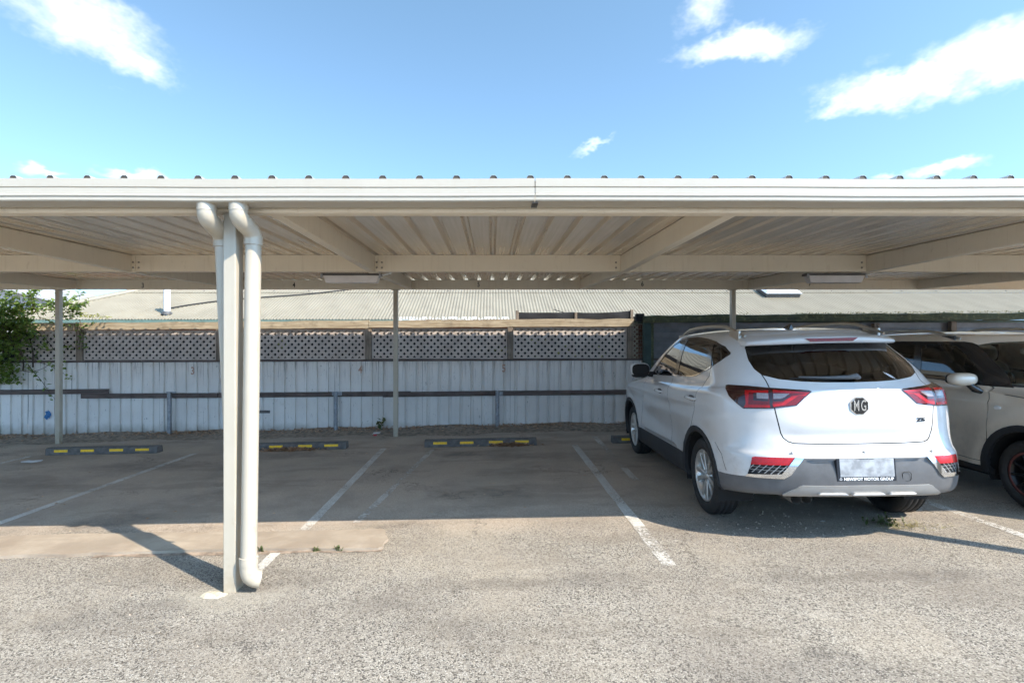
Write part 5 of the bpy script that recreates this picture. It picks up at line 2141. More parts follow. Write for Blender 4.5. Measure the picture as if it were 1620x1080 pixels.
def build_suv():
    car = thing('white_suv', 'white compact SUV parked nose in, seen from behind, with red tail lamps', 'car', (2.668, 4.45, gz(2.668)))
    LOCAL.add(car.name)
    yaw = math.radians(2.0)
    s = 0.968
    Rz = Matrix.Rotation(-yaw, 4, 'Z')
    Ry = Matrix.Rotation(-math.atan(TILT), 4, 'Y')
    AX = 0.862
    off = (Ry @ Rz @ Matrix.Scale(s, 4)) @ Vector((0, -AX, 0))
    car.location = Vector((2.668, 4.45, gz(2.668))) + off
    car.rotation_euler = (Ry @ Rz).to_euler()
    car.scale = (s, s, s)
    B = Body(SUV_ROWS, 34, 44, 20, 6, suv_mod)
    rearf = lambda f: sum(v[4] for v in f) / len(f) < 0.35 and min(v[1] for v in f) < 1.0
    # wheel openings and arch trims
    AC = ((0.85, 0.345), (3.447, 0.345))
    arches = []
    for cy, cz in AC:
        B.cut(circle(cy, cz, 0.382), 'side', cond=side_face)
        arches.append(B.cut(circle(cy, cz, 0.430), 'side', cond=side_face))
    sill = B.cut([(1.16, .455), (2.0, .445), (3.05, .43), (3.08, .10), (1.20, .10)], 'side', cond=side_face)
    sill_sheen = B.cut([(1.50, .462), (2.72, .444), (2.75, .468), (1.62, .492)], 'side', cond=side_face)  # silver strip standing in for a reflection along the sill
    front_low = B.cut([(3.70, .44), (4.6, .40), (4.6, .0), (3.70, .0)], 'side')
    # lamps and rear glass
    lamp = B.cut([(25.81, 1.159), (25.03, 1.167), (20.41, 1.166), (16.45, 1.157), (12.95, 1.15), (9.26, 1.141), (8.81, 1.133), (10.32, 1.082), (11.71, 1.03), (16.25, 1.007),
                  (21.43, 0.997), (23.21, 1.044), (24.63, 1.087), (25.2, 1.124)], 'wrap', cond=rearf)
    lp = {}
    for nm, poly in (('whiteL', [(18.93, 1.119), (16.8, 1.118), (16.84, 1.078), (18.97, 1.08)]),
                     ('whiteR', [(15.92, 1.117), (12.9, 1.119), (13.88, 1.092), (14.57, 1.08), (15.97, 1.079)]),
                     ('darkL', [(19.56, 1.1185), (18.94, 1.1185), (18.97, 1.078), (16.84, 1.077), (16.85, 1.061), (19.59, 1.063)]),
                     ('darkR', [(15.97, 1.076), (14.57, 1.077), (13.02, 1.106), (12.65, 1.102), (14.25, 1.061), (15.98, 1.06)]),
                     ('topL', [(21.11, 1.134), (16.73, 1.137), (16.79, 1.12), (20.35, 1.12), (21.18, 1.113)]),
                     ('leftL', [(21.18, 1.113), (20.40, 1.1195), (20.55, 1.032), (21.09, 1.029), (21.0, 1.046)]),
                     ('botL', [(21.09, 1.031), (16.59, 1.033), (16.51, 1.015), (21.33, 1.007)]),
                     ('fillL', [(20.40, 1.1195), (16.80, 1.1195), (16.59, 1.033), (20.55, 1.031)]),
                     ('topR', [(15.94, 1.142), (9.19, 1.127), (9.66, 1.115), (12.99, 1.12), (16.01, 1.126)]),
                     ('swoosh', [(9.66, 1.115), (10.03, 1.103), (11.32, 1.103), (13.91, 1.035), (15.92, 1.018), (16.06, 1.039), (14.41, 1.047), (12.52, 1.101)]),
                     ('fillR', [(16.0, 1.125), (13.0, 1.12), (9.8, 1.113), (11.8, 1.036), (16.09, 1.018)])):
        got, lamp = B.cut(poly, 'wrap', src=lamp)
        lp[nm] = got
    glass = B.cut([(0, 1.193), (6, 1.196), (10, 1.203), (14.4, 1.22), (17.6, 1.25), (19.1, 1.294), (20.2, 1.365), (20.9, 1.458), (20.4, 1.50), (18.3, 1.508), (6.6, 1.515), (-1, 1.515), (-1, 1.193)], 'wrap', cond=rearf)
    # bumper: reflectors, grilles, bright surround, dark lower apron
    refl = B.cut([(21.35, .588), (20.9, .640), (20.3, .648), (13.2, .657), (14.45, .602)], 'wrap', cond=rearf)
    grille = B.cut([(21.35, .588), (22.3, .514), (16.0, .536), (14.45, .602)], 'wrap', cond=rearf)
    bright = B.cut([(13.2, .657), (14.45, .602), (16.0, .536), (22.3, .514), (22.7, .494), (15.65, .503), (14.4, .533), (12.95, .60), (11.7, .655)], 'wrap', cond=rearf)
    skid = B.cut([(-1, .462), (12.4, .458), (13.2, .448), (13.9, .430), (16.6, .383), (16.4, .20), (-1, .20)], 'wrap', cond=rearf)
    apron = B.cut([(-1, .656), (11.7, .655), (12.95, .60), (14.4, .533), (15.65, .503), (22.7, .493), (28.2, .475), (34, .47), (34, .0), (-1, .0)], 'wrap', cond=lambda f: rearf(f) and min(v[1] for v in f) < 0.62)
    # tailgate
    gate_pts = [(-1, .750), (8.8, .751), (12.6, .753), (13.6, .765), (14.3, .788), (14.75, .825), (15.0, .87), (15.4, .95), (16.0, 1.06), (16.35, 1.16), (16.9, 1.21), (17.6, 1.25)]
    gaps = seam(B, gate_pts, 0.008, 'wrap', rearf)
    gaps += seam(B, [(20.9, 1.455), (20.6, 1.52), (20.0, 1.565)], 0.007, 'wrap', rearf)
    gate = B.cut(gate_pts + [(20.9, 1.458), (20.4, 1.50), (18.3, 1.508), (-1, 1.515)], 'wrap', cond=rearf)
    # side windows
    surround = B.cut([(2.617, 1.142), (2.47, 1.285), (2.333, 1.401), (2.189, 1.517), (2.05, 1.552), (1.897, 1.568), (1.617, 1.573), (1.292, 1.552), (1.0, 1.521), (.79, 1.475), (.677, 1.424), (.663, 1.408),
                      (.712, 1.354), (.817, 1.293), (.97, 1.242), (1.129, 1.200), (1.25, 1.183), (1.76, 1.163), (2.554, 1.138)], 'side', cond=side_face)
    pane_f, surround = B.cut([(2.56, 1.155), (2.31, 1.392), (2.17, 1.492), (2.05, 1.525), (1.91, 1.542), (1.775, 1.178)], 'side', src=surround)
    pane_r, surround = B.cut([(1.815, 1.547), (1.6, 1.550), (1.30, 1.530), (1.125, 1.508), (.945, 1.268), (1.15, 1.212), (1.26, 1.196), (1.66, 1.182)], 'side', src=surround)
    pane_q, surround = B.cut([(1.02, 1.500), (.80, 1.458), (.70, 1.418), (.694, 1.407), (.735, 1.358), (.835, 1.302)], 'side', src=surround)
    bright_line, surround = B.cut([(2.55, 1.139), (1.76, 1.164), (1.25, 1.184), (1.129, 1.201), (.97, 1.243), (.83, 1.29), (.838, 1.300), (.975, 1.254), (1.135, 1.212), (1.255, 1.195), (1.765, 1.175), (2.54, 1.149)], 'side', src=surround)
    # windscreen and doors
    shield = B.cut([(98, 1.085), (90, 1.085), (80.5, 1.105), (80.8, 1.30), (81.5, 1.475), (98, 1.505)], 'wrap', cond=lambda f: min(v[1] for v in f) > 2.0)
    dgaps = seam(B, [(2.66, 1.13), (2.72, 1.00), (2.80, .80), (2.90, .62), (2.93, .45)], 0.006, cond=side_face)
    dgaps += seam(B, [(1.79, 1.162), (1.74, 1.02), (1.70, .80), (1.69, .45)], 0.006, cond=side_face)
    dgaps += seam(B, [(.835, 1.285), (.80, 1.215), (.86, 1.15), (.905, 1.05), (.93, .90), (1.0, .765)], 0.006, cond=side_face)
    dgaps += seam(B, [(1.0, .765), (1.19, .62), (1.27, .465)], 0.004, cond=side_face)
    dgaps += seam(B, [(.34, .50), (.40, .62), (.50, .695)], 0.004, cond=side_face)
    rear_door = B.cut([(1.79, 1.162), (1.74, 1.02), (1.70, .80), (1.69, .45), (1.27, .455), (1.19, .62), (1.0, .765), (.93, .90), (.905, 1.05), (.86, 1.15), (.80, 1.215), (.835, 1.285), (1.0, 1.235), (1.25, 1.183)], 'side', cond=side_face)
    front_door = B.cut([(2.66, 1.135), (2.72, 1.00), (2.80, .80), (2.90, .62), (2.93, .44), (1.69, .45), (1.70, .80), (1.74, 1.02), (1.79, 1.162)], 'side', cond=side_face)
    # front lamps (the far end, hidden from the photograph)
    head = B.cut([(80, .74), (84, .82), (91, .79), (90, .70), (83, .66)], 'wrap', cond=lambda f: min(v[1] for v in f) > 3.4)
    nose = B.cut([(91.5, .60), (91.8, .80), (99, .80), (99, .56)], 'wrap', cond=lambda f: min(v[1] for v in f) > 3.4)
    P = M['white_car']
    keep_body = list(B.faces)
    panel('body', B.faces, P, car, 'B')
    recess = lambda v: (0, 0.030 * min(1, max(0, (0.47 - abs(v[0])) / 0.10)) * min(1, max(0, (0.648 - v[2]) / 0.012)) * min(1, max(0, (v[2] - 0.462) / 0.16)), 0)
    ap = panel('rear_apron', apron, M['cladding_car'], car, 'B', disp=recess)
    panel('skid_plate', skid, M['silver'], car, 'B', off=0.010, wall=0.03)
    for x0, x1 in ((-0.33, -0.16), (-0.10, 0.10), (0.16, 0.33)):
        q = MB()
        def yy(x):
            return -0.012 + 0.16 * x * x
        q.hexa([(x0 - 0.02, yy(x0), .393), (x1 + 0.02, yy(x1), .393), (x1 + 0.02, yy(x1) + 0.03, .393), (x0 - 0.02, yy(x0) + 0.03, .393)],
               [(x0, yy(x0) + 0.006, .406), (x1, yy(x1) + 0.006, .406), (x1, yy(x1) + 0.03, .408), (x0, yy(x0) + 0.03, .408)])
        q.build('skid_rib', M['silver'], car, bev=0.003)
    tg = panel('tailgate', gate, P, car, 'B')
    panel('panel_gap', gaps, M['gap'], tg, 'B', off=-0.005)
    rg = panel('rear_window', glass, M['glass_dark'], tg, 'B', off=-0.003)
    for side in 'LR':
        sx = -1 if side == 'L' else 1
        for a in arches:
            panel('arch_trim', a, M['arch_plastic'], car, side, off=0.008, wall=0.035)
        panel('sill_trim', sill, M['arch_plastic'], car, side, off=0.006, wall=0.03)
        panel('sill_reflection', sill_sheen, M['silver'], car, side, off=0.008, wall=0.01)
        panel('front_valance', front_low, M['arch_plastic'], car, side, off=0.004)
        L = panel('tail_lamp', lamp, M['lamp_smoke'], car, side, off=0.004, wall=0.02)
        for k in lp:
            mt = M['lamp_clear'] if k.startswith('white') else M['lamp_smoke'] if k.startswith('dark') else M['lamp_deep'] if k.startswith('fill') else M['lamp_red']
            panel('reversing_lens' if k.startswith('white') else 'lens', lp[k], mt, L, side, off=0.0042 if k[:4] in ('fill', 'dark') else 0.006, wall=0.006)
        panel('rear_reflector', refl, M['lamp_red'], car, side, off=0.003, wall=0.02)
        G = panel('bumper_grille', grille, M['gap'], car, side, off=-0.012)
        panel('chrome_surround', bright, M['chrome'], car, side, off=0.010, wall=0.03)
        # mesh wires of the little grille
        for k in range(7):
            a0 = 14.6 + k * 1.15
            strip = [(a0, .60), (a0 + 0.22, .60), (a0 + 2.3, .530), (a0 + 2.05, .530)]
            wr, _ = B.cut(strip, 'wrap', src=grille)
            if wr:
                panel('grille_wire', wr, M['silver'], G, side, off=-0.004)
        for zz in (.553, .575):
            wr, _ = B.cut([(13, zz + 0.006), (22, zz - 0.004), (22, zz - 0.001), (13, zz + 0.009)], 'wrap', src=grille)
            if wr:
                panel('grille_wire', wr, M['silver'], G, side, off=-0.006)
        win = panel('window_surround', surround, M['trim_black'], car, side, off=0.002)
        panel('window', pane_f, M['glass_mid'], win, side, off=-0.002)
        panel('window', pane_r, M['glass_mid'], win, side, off=-0.002)
        panel('window', pane_q, M['glass_dark'], win, side, off=-0.002)
        panel('bright_strip', bright_line, M['chrome'], win, side, off=0.005, wall=0.006)
        fd = panel('front_door', front_door, P, car, side)
        rd = panel('rear_door', rear_door, P, car, side)
        panel('panel_gap', dgaps, M['gap'], fd, side, off=-0.005)
        panel('headlamp', head, M['lamp_clear'], car, side, off=0.003, wall=0.02)
        for door, yy, zz, xx in ((fd, 2.03, .985, .905), (rd, 1.01, 1.008, .907)):
            m = MB()
            m.tube([(sx * (xx - 0.006), yy - 0.115, zz), (sx * (xx + 0.020), yy - 0.085, zz + 0.001), (sx * (xx + 0.030), yy, zz + 0.003), (sx * (xx + 0.022), yy + 0.085, zz + 0.001), (sx * (xx - 0.006), yy + 0.115, zz)],
                   [0.010, 0.014, 0.015, 0.014, 0.010], 10)
            m.build('door_handle', P, door)
            m = MB()
            ellipsoid(m, (sx * (xx - 0.004), yy, zz), (0.006, 0.075, 0.028))
            m.build('handle_cup', M['cladding_car'], door)
        # door mirror
        mm = MB()
        ellipsoid(mm, (sx * 0.985, 2.56, 1.20), (0.115, 0.075, 0.082), p=3.0)
        mir = mm.build('mirror', P, car)
        mm = MB()
        ellipsoid(mm, (sx * 0.985, 2.505, 1.20), (0.104, 0.030, 0.071), p=3.0)
        mm.tube([(sx * 0.90, 2.56, 1.15), (sx * 0.80, 2.56, 1.135)], [0.03, 0.04], 10)
        ellipsoid(mm, (sx * 0.985, 2.555, 1.135), (0.098, 0.065, 0.03), p=2.6)
        mm.build('mirror_glass', M['gap'], mir)
        # roof rail
        rl = MB()
        pts = []
        n = 22
        for i in range(n + 1):
            u = i / n
            y = 0.63 + (2.32 - 0.63) * u
            base = 1.555 + 0.055 * math.sin(math.pi * min(1, u * 0.95 + 0.03)) - 0.005 * u
            lift = 0.060 * min(1.0, 4.4 * u, 4.4 * (1 - u)) ** 0.8
            pts.append((sx * (0.572 + 0.012 * math.sin(math.pi * u)), y, base + lift))
        rl.tube(pts, [0.010 + 0.008 * min(1, 5 * min(i / n, 1 - i / n)) for i in range(n + 1)], 10)
        rail = rl.build('roof_rail', M['rail_bronze'], car)
        q = MB()
        for yy, w in ((0.80, 0.10), (2.18, 0.10)):
            q.box(sx * 0.585 - 0.012, sx * 0.585 + 0.012, yy - w, yy + w, 1.52, 1.612 if yy < 1 else 1.600)
        q.build('rail_foot', M['rail_bronze'], rail, bev=0.006)
        # wheels
        for cy in (0.862, 3.447):
            W = bpy.data.objects.new('wheel', None)
            COL.objects.link(W)
            adopt(W, car)
            make_wheel(W, sx * 0.765, cy, 0.333, 0.333, 0.222, 0.205, sx, 'silver')
    panel('front_grille', nose, M['trim_black'], car, 'B', off=0.002)
    panel('windscreen', shield, M['glass_clear'], car, 'B', off=-0.002)
    for cy, cz in AC:
        wheel_well(car, cy, cz, 0.385, 0.885, 0.60)
    # underbody, axle, exhaust
    m = MB()
    m.box(-0.58, 0.58, 1.15, 4.0, 0.235, 0.34)
    m.box(-0.56, 0.56, 0.40, 1.15, 0.36, 0.44)
    m.box(-0.80, 0.80, 1.30, 3.0, 0.225, 0.34)
    m.box(-0.66, 0.66, 0.24, 0.46, 0.42, 0.48)
    m.build('underbody', M['underbody'], car)
    m = MB()
    m.tube([(-0.66, 0.862, 0.31), (0.66, 0.862, 0.31)], 0.04, 10)
    m.build('rear_axle', M['underbody'], car)
    m = MB()
    m.tube([(-0.46, 0.10, 0.340), (-0.46, 0.32, 0.342), (-0.44, 0.75, 0.33)], [0.040, 0.040, 0.03], 14, cap=False)
    m.tube([(-0.38, 0.105, 0.339), (-0.38, 0.32, 0.342), (-0.40, 0.75, 0.33)], [0.040, 0.040, 0.03], 14, cap=False)
    m.build('exhaust', M['exhaust'], car)
    m = MB()
    ellipsoid(m, (-0.36, 0.46, 0.375), (0.20, 0.14, 0.05), p=3)
    m.build('silencer', M['exhaust'], car)
    # tailgate spoiler with the third brake lamp
    sec = [(.74, 1.600), (.60, 1.582), (.48, 1.560), (.410, 1.541), (.398, 1.534), (.394, 1.520), (.400, 1.497), (.412, 1.489), (.46, 1.488), (.52, 1.500), (.57, 1.528)]
    m = MB()
    nx = 36
    v = []
    for i in range(nx + 1):
        x = -0.60 + 1.20 * i / nx
        a = abs(x) / 0.60
        for k, (y, z) in enumerate(sec):
            e = a ** 3
            yy = y + 0.15 * a ** 2.4 - (0.02 * e if k < 3 else 0)
            zz = z - 0.030 * a ** 2.2 + (0.02 * e if 5 < k < 9 else 0)
            v.append((x * (1.0 if k > 2 else 0.985), yy, zz))
    ns = len(sec)
    f = [(i * ns + k, i * ns + k + 1, (i + 1) * ns + k + 1, (i + 1) * ns + k) for i in range(nx) for k in range(ns - 1)]
    f += [tuple(range(ns)), tuple(range(nx * ns, nx * ns + ns))[::-1]]
    m.add(v, f, True)
    sp = m.build('spoiler', P, tg)
    m = MB()
    m.prism([(-0.205, 0.3925, 1.530), (0.205, 0.3925, 1.530), (0.165, 0.3925, 1.503), (-0.165, 0.3925, 1.503)], (0, 0.02, 0))
    m.build('brake_lamp', M['lamp_deep'], sp)
    # wiper, badge, lettering, plate
    m = MB()
    m.tube([(0.045, 0.155, 1.225), (0.03, 0.150, 1.240), (-0.02, 0.163, 1.232), (-0.18, 0.178, 1.230), (-0.36, 0.215, 1.236)], [0.020, 0.022, 0.016, 0.010, 0.006], 8)
    wp = m.build('wiper_arm', M['cladding_car'], rg)
    m = MB()
    m.tube([(0.0, 0.160, 1.218), (-0.2, 0.182, 1.218), (-0.42, 0.232, 1.224)], 0.007, 6)
    m.build('wiper_blade', M['gap'], wp)
    by = 0.0785
    def octagon(r, y, zc=1.024):
        return [(r * math.cos(math.pi / 8 + math.pi / 4 * i), y, zc + r * math.sin(math.pi / 8 + math.pi / 4 * i)) for i in range(8)]
    badge = MB().prism(octagon(0.072, by), (0, 0.012, 0)).build('badge', M['chrome'], tg, bev=0.002)
    MB().prism(octagon(0.064, by - 0.0008), (0, 0.006, 0)).build('badge_field', M['trim_black'], badge)
    place_text('badge_letter', 'M', 0.112, M['chrome'], (-0.025, by - 0.003, 1.024), (1, 0, 0), (0, 0, 1), badge, sx=0.50, extrude=0.002, bold=0.001)
    place_text('badge_letter', 'G', 0.112, M['chrome'], (0.026, by - 0.003, 1.024), (1, 0, 0), (0, 0, 1), badge, sx=0.50, extrude=0.002, bold=0.001)
    place_text('model_letters', 'ZS', 0.036, M['plate_frame'], (0.451, 0.098, 0.914), (0.985, 0.17, 0), (0, 0, 1), tg, sx=1.7, extrude=0.003, bold=0.001)
    py = 0.006
    fr = MB().hexa([(-0.215, py, .490), (0.205, py, .490), (0.205, py + 0.02, .490), (-0.215, py + 0.02, .490)], [(-0.215, py + 0.012, .658), (0.205, py + 0.012, .658), (0.205, py + 0.04, .658), (-0.215, py + 0.04, .658)]).build('plate_frame', M['plate_frame'], car, bev=0.004)
    MB().hexa([(-0.195, py - 0.002, .522), (0.190, py - 0.002, .522), (0.190, py + 0.01, .522), (-0.195, py + 0.01, .522)], [(-0.195, py + 0.008, .650), (0.190, py + 0.008, .650), (0.190, py + 0.02, .650), (-0.195, py + 0.02, .650)]).build('number_plate', M['plate_white'], fr, bev=0.002)
    place_text('dealer_lettering', 'NEWSPOT MOTOR GROUP', 0.0285, M['letter_white'], (0.006, py - 0.0005, .5055), (1, 0, 0), (0, 0.07, 1), fr, sx=1.0, extrude=0.0006, bold=0.0009)
    m = MB()
    m.lathe([(0.006, 0.0), (0.0065, -0.001), (0.0085, -0.001), (0.009, 0.0)], 14, 'y', (-0.190, py + 0.0005, .5055))
    m.build('dealer_mark', M['letter_white'], fr)
    # parking sensors and tow-eye cover
    for x, y, z in ((-0.50, 0.064, .692), (0.0, 0.034, .698), (0.50, 0.064, .692), (-0.18, 0.036, .697)):
        if x == -0.18:
            continue
        m = MB()
        m.lathe([(0.0, -0.003), (0.0085, -0.0028), (0.0095, 0.004)], 14, 'y', (x, y, z))
        sn = m.build('parking_sensor', P, car)
        m = MB()
        m.lathe([(0.0095, -0.0008), (0.0115, -0.0008)], 14, 'y', (x, y - 0.001, z))
        m.build('sensor_ring', M['cladding_car'], sn)
    m = MB()
    cx, cz = 0.281, 0.520
    ring = []
    for i in range(28):
        a = 2 * math.pi * i / 28
        ring.append((cx + 0.031 * math.copysign(abs(math.cos(a)) ** 0.6, math.cos(a)), 0.0145, cz + 0.033 * math.copysign(abs(math.sin(a)) ** 0.6, math.sin(a))))
    m.tube(ring + [ring[0]], 0.0016, 5)
    m.build('tow_cover', M['gap'], ap)
    # shark-fin aerial
    m = MB()
    v = [(-0.03, 0.98, 1.605), (0.03, 0.98, 1.605), (0.022, 1.16, 1.612), (-0.022, 1.16, 1.612), (0.0, 0.985, 1.672), (0.0, 1.03, 1.668)]
    m.add(v, [(0, 1, 4), (1, 2, 5, 4), (2, 3, 5), (3, 0, 4, 5), (3, 2, 1, 0)])
    m.build('aerial', M['trim_black'], car, bev=0.004)
    # decal on the rear glass
    m = MB()
    r = random.Random(2)
    for k in range(9):
        u = k / 8
        x, z = 0.27 + 0.07 * u, 1.262 - 0.052 * u
        q = 0.003 + 0.006 * math.sin(math.pi * u)
        y = 0.218 - 0.030 * u
        m.add([(x - q, y - 0.004, z - q * 0.4), (x + q * 0.5, y - 0.0035, z - q), (x + q, y - 0.003, z + q * 0.3), (x - q * 0.2, y - 0.002, z + q)], [(0, 1, 2, 3)])
    m.build('decal', M['diffuser'], rg)
    # cabin
    liner(keep_body + gate, car, 1.0)
    for x in (-0.37, 0.37):
        seat(car, x, 2.25, M['seat'], 0.50)
    m = MB()
    ellipsoid(m, (0, 1.20, 0.95), (0.66, 0.09, 0.36), p=4)
    ellipsoid(m, (0, 1.42, 0.68), (0.66, 0.28, 0.12), p=4)
    for x in (-0.40, 0.0, 0.40):
        ellipsoid(m, (x, 1.16, 1.36), (0.12, 0.05, 0.08), p=3)
    m.build('rear_seat', M['seat'], car)
    MB().box(-0.66, 0.66, 0.35, 1.10, 1.08, 1.10).build('parcel_shelf', M['interior'], car)
    m = MB()
    ellipsoid(m, (0, 3.05, 0.98), (0.70, 0.26, 0.10), p=4)
    m.build('dashboard', M['interior'], car)
    m = MB()
    m.box(-0.74, 0.74, 1.0, 3.2, 0.45, 0.47)
    m.build('cabin_floor', M['interior'], car)


build_suv()

# ---------------------------------------------------------------- beige hatchback
HATCH_ROWS = [
    (.28, .22, .22, .66, .14, 3.54, .4, 2.6, .45, 2.5), (.32, .25, .24, .785, .05, 3.64, .45, 2.8, .5, 2.6), (.45, .35, .36, .815, .01, 3.69, .5, 3.0, .55, 2.7),
    (.60, .55, .55, .825, .0, 3.70, .5, 3.0, .55, 2.7), (.75, .72, .70, .825, .03, 3.69, .5, 3.0, .55, 2.7), (.88, .86, .82, .820, .06, 3.67, .5, 3.0, .55, 2.7),
    (.96, .93, .89, .805, .09, 3.63, .5, 2.9, .55, 2.6), (1.01, .98, .94, .785, .12, 3.50, .5, 2.8, .55, 2.5), (1.04, 1.01, 1.04, .765, .14, 2.90, .5, 2.7, .55, 2.4),
    (1.15, 1.12, 1.15, .745, .20, 2.77, .5, 2.6, .5, 2.4), (1.30, 1.27, 1.30, .710, .30, 2.56, .5, 2.5, .48, 2.4), (1.42, 1.41, 1.42, .665, .40, 2.38, .48, 2.4, .46, 2.4),
    (1.49, 1.50, 1.48, .620, .46, 2.28, .46, 2.4, .44, 2.4), (1.525, 1.55, 1.52, .550, .50, 2.20, .44, 2.4, .42, 2.3), (1.545, 1.575, 1.54, .360, .60, 2.05, .4, 2.3, .36, 2.3),
    (1.55, 1.585, 1.55, .0, .75, 1.9, .3, 2.2, .3, 2.2)]


def hatch_mod(G):
    x, y, z = G[..., 0], G[..., 1], G[..., 2]
    sidew = np.clip((np.abs(x) - 0.62) / 0.15, 0, 1)
    def g(a, c, w):
        return np.exp(-((a - c) / w) ** 2)
    mid = np.clip((y - 1.0) / 0.3, 0, 1) * np.clip((2.75 - y) / 0.3, 0, 1)
    d = -0.028 * g(z, 0.56, 0.16) * mid
    for cy in (0.60, 3.05):
        r = np.hypot(y - cy, z - 0.31)
        d += 0.030 * g(r, 0.50, 0.11)
    d += 0.010 * g(z, 0.90, 0.03)
    G = G.copy()
    G[..., 0] = x + np.where(x < 0, -d, d) * sidew
    return G


def build_hatch():
    car = thing('beige_hatchback', 'champagne beige hatchback with black pillars, parked facing out at the right edge', 'car', (5.29, 4.4, gz(5.29)))
    LOCAL.add(car.name)
    s = 0.968
    Rz = Matrix.Rotation(math.pi, 4, 'Z')
    Ry = Matrix.Rotation(-math.atan(TILT), 4, 'Y')
    off = (Ry @ Rz @ Matrix.Scale(s, 4)) @ Vector((0, -2.98, 0))
    car.location = Vector((5.29, 4.4, gz(5.29))) + off
    car.rotation_euler = (Ry @ Rz).to_euler()
    car.scale = (s, s, s)
    B = Body(HATCH_ROWS, 20, 44, 34, 6, hatch_mod)
    AC = ((0.60, 0.31), (3.05, 0.31))
    arches = []
    for cy, cz in AC:
        B.cut(circle(cy, cz, 0.372), 'side', cond=side_face)
        arches.append(B.cut(circle(cy, cz, 0.428), 'side', cond=side_face))
    frontf = lambda f: min(v[1] for v in f) > 1.6
    sill = B.cut([(0.95, .30), (2.72, .30), (2.74, .10), (0.95, .10)], 'side', cond=side_face)
    shield = B.cut([(99, 1.058), (90, 1.058), (80, 1.060), (77.9, 1.068), (78.4, 1.25), (79.0, 1.43), (84, 1.452), (99, 1.462)], 'wrap', cond=frontf)
    band = B.cut([(77.45, 1.035), (78.05, 1.455), (76, 1.466), (63, 1.473), (38, 1.479), (24, 1.47), (20, 1.40), (21, 1.15), (26, 1.105), (51, 1.085), (62, 1.064), (72, 1.043)], 'wrap', cond=lambda f: sum(v[3] for v in f) / len(f) < -0.12)
    pane_f, band = B.cut([(58.4, 1.432), (70, 1.436), (72.6, 1.425), (73.3, 1.385), (73.0, 1.25), (72.2, 1.12), (71.2, 1.078), (62, 1.088), (53.0, 1.104), (51.6, 1.108)], 'wrap', src=band)
    pane_r, band = B.cut([(54.6, 1.44), (38, 1.45), (33.5, 1.18), (36, 1.13), (48.6, 1.118)], 'wrap', src=band)
    pane_q, band = B.cut([(31.5, 1.44), (25, 1.42), (25, 1.25), (28.5, 1.17)], 'wrap', src=band)
    rear_glass = B.cut([(-1, 1.09), (13, 1.10), (16, 1.20), (17, 1.40), (15, 1.45), (-1, 1.47)], 'wrap', cond=lambda f: min(v[1] for v in f) < 0.9)
    tail = B.cut([(14, .74), (20, .74), (20, .96), (14, .98)], 'wrap', cond=lambda f: min(v[1] for v in f) < 0.9)
    pillar = B.cut([(76.8, 1.030), (77.45, 1.035), (78.05, 1.455), (79.0, 1.432), (78.4, 1.25), (77.9, 1.068), (77.6, 1.035)], 'wrap', cond=frontf)
    cowl = B.cut([(99, 1.036), (80, 1.036), (77.6, 1.042), (77.9, 1.068), (80, 1.060), (99, 1.058)], 'wrap', cond=frontf)
    gaps = seam(B, [(2.585, 1.05), (2.63, 1.028), (2.67, .97), (2.691, .93), (2.707, .763), (2.70, .60), (2.68, .50)], 0.006, cond=side_face)
    gaps += seam(B, [(1.79, 1.09), (1.80, .80), (1.78, .34)], 0.006, cond=side_face)
    gaps += seam(B, [(.86, 1.10), (.92, .80), (1.0, .60)], 0.006, cond=side_face)
    gaps += seam(B, [(1.0, .345), (2.70, .345)], 0.005, cond=side_face)
    hood = seam(B, [(2.80, .985), (3.1, .962), (3.42, .925)], 0.006, cond=side_face)
    front_door = B.cut([(1.79, 1.10), (1.80, .80), (1.78, .345), (2.70, .345), (2.68, .50), (2.70, .60), (2.707, .763), (2.691, .93), (2.63, 1.028), (2.55, 1.06)], 'side', cond=side_face)
    rear_door = B.cut([(1.79, 1.10), (1.80, .80), (1.78, .345), (1.0, .345), (1.0, .60), (.92, .80), (.86, 1.12)], 'side', cond=side_face)
    low = B.cut([(-1, .30), (99, .30), (99, .0), (-1, .0)], 'wrap', cond=lambda f: min(v[1] for v in f) > 3.2 or max(v[1] for v in f) < 0.5)
    head = B.cut([(83.5, .70), (83.2, .86), (86, .875), (91, .85), (91, .70)], 'wrap', cond=lambda f: min(v[1] for v in f) > 3.0)
    nose = B.cut([(91, .71), (91, .84), (99, .84), (99, .71)], 'wrap', cond=lambda f: min(v[1] for v in f) > 3.0)
    intake = B.cut([(86, .36), (87, .52), (99, .54), (99, .34)], 'wrap', cond=lambda f: min(v[1] for v in f) > 3.0)
    P = M['beige_car']
    keep = list(B.faces)
    panel('body', B.faces, P, car, 'B')
    ws = panel('windscreen', shield, M['glass_clear'], car, 'B', off=-0.002)
    panel('scuttle', cowl, M['arch_plastic'], car, 'B', off=-0.004)
    panel('rear_window', rear_glass, M['glass_dark'], car, 'B', off=-0.002)
    panel('lower_valance', low, M['arch_plastic'], car, 'B', off=0.002)
    panel('front_grille', nose, M['trim_black'], car, 'B', off=-0.01)
    panel('air_intake', intake, M['arch_plastic'], car, 'B', off=-0.012)
    for side in 'LR':
        sx = -1 if side == 'L' else 1
        for a in arches:
            panel('arch_trim', a, M['arch_plastic'], car, side, off=0.010, wall=0.05)
        panel('sill_trim', sill, M['arch_plastic'], car, side, off=0.004, wall=0.02)
        win = panel('window_surround', band, M['trim_black'], car, side, off=0.001)
        panel('window', pane_f, M['glass_mid'], win, side, off=-0.002)
        panel('window', pane_r, M['glass_dark'], win, side, off=-0.002)
        panel('window', pane_q, M['glass_dark'], win, side, off=-0.002)
        panel('windscreen_pillar', pillar, M['trim_black'], win, side, off=0.001)
        fd = panel('front_door', front_door, P, car, side)
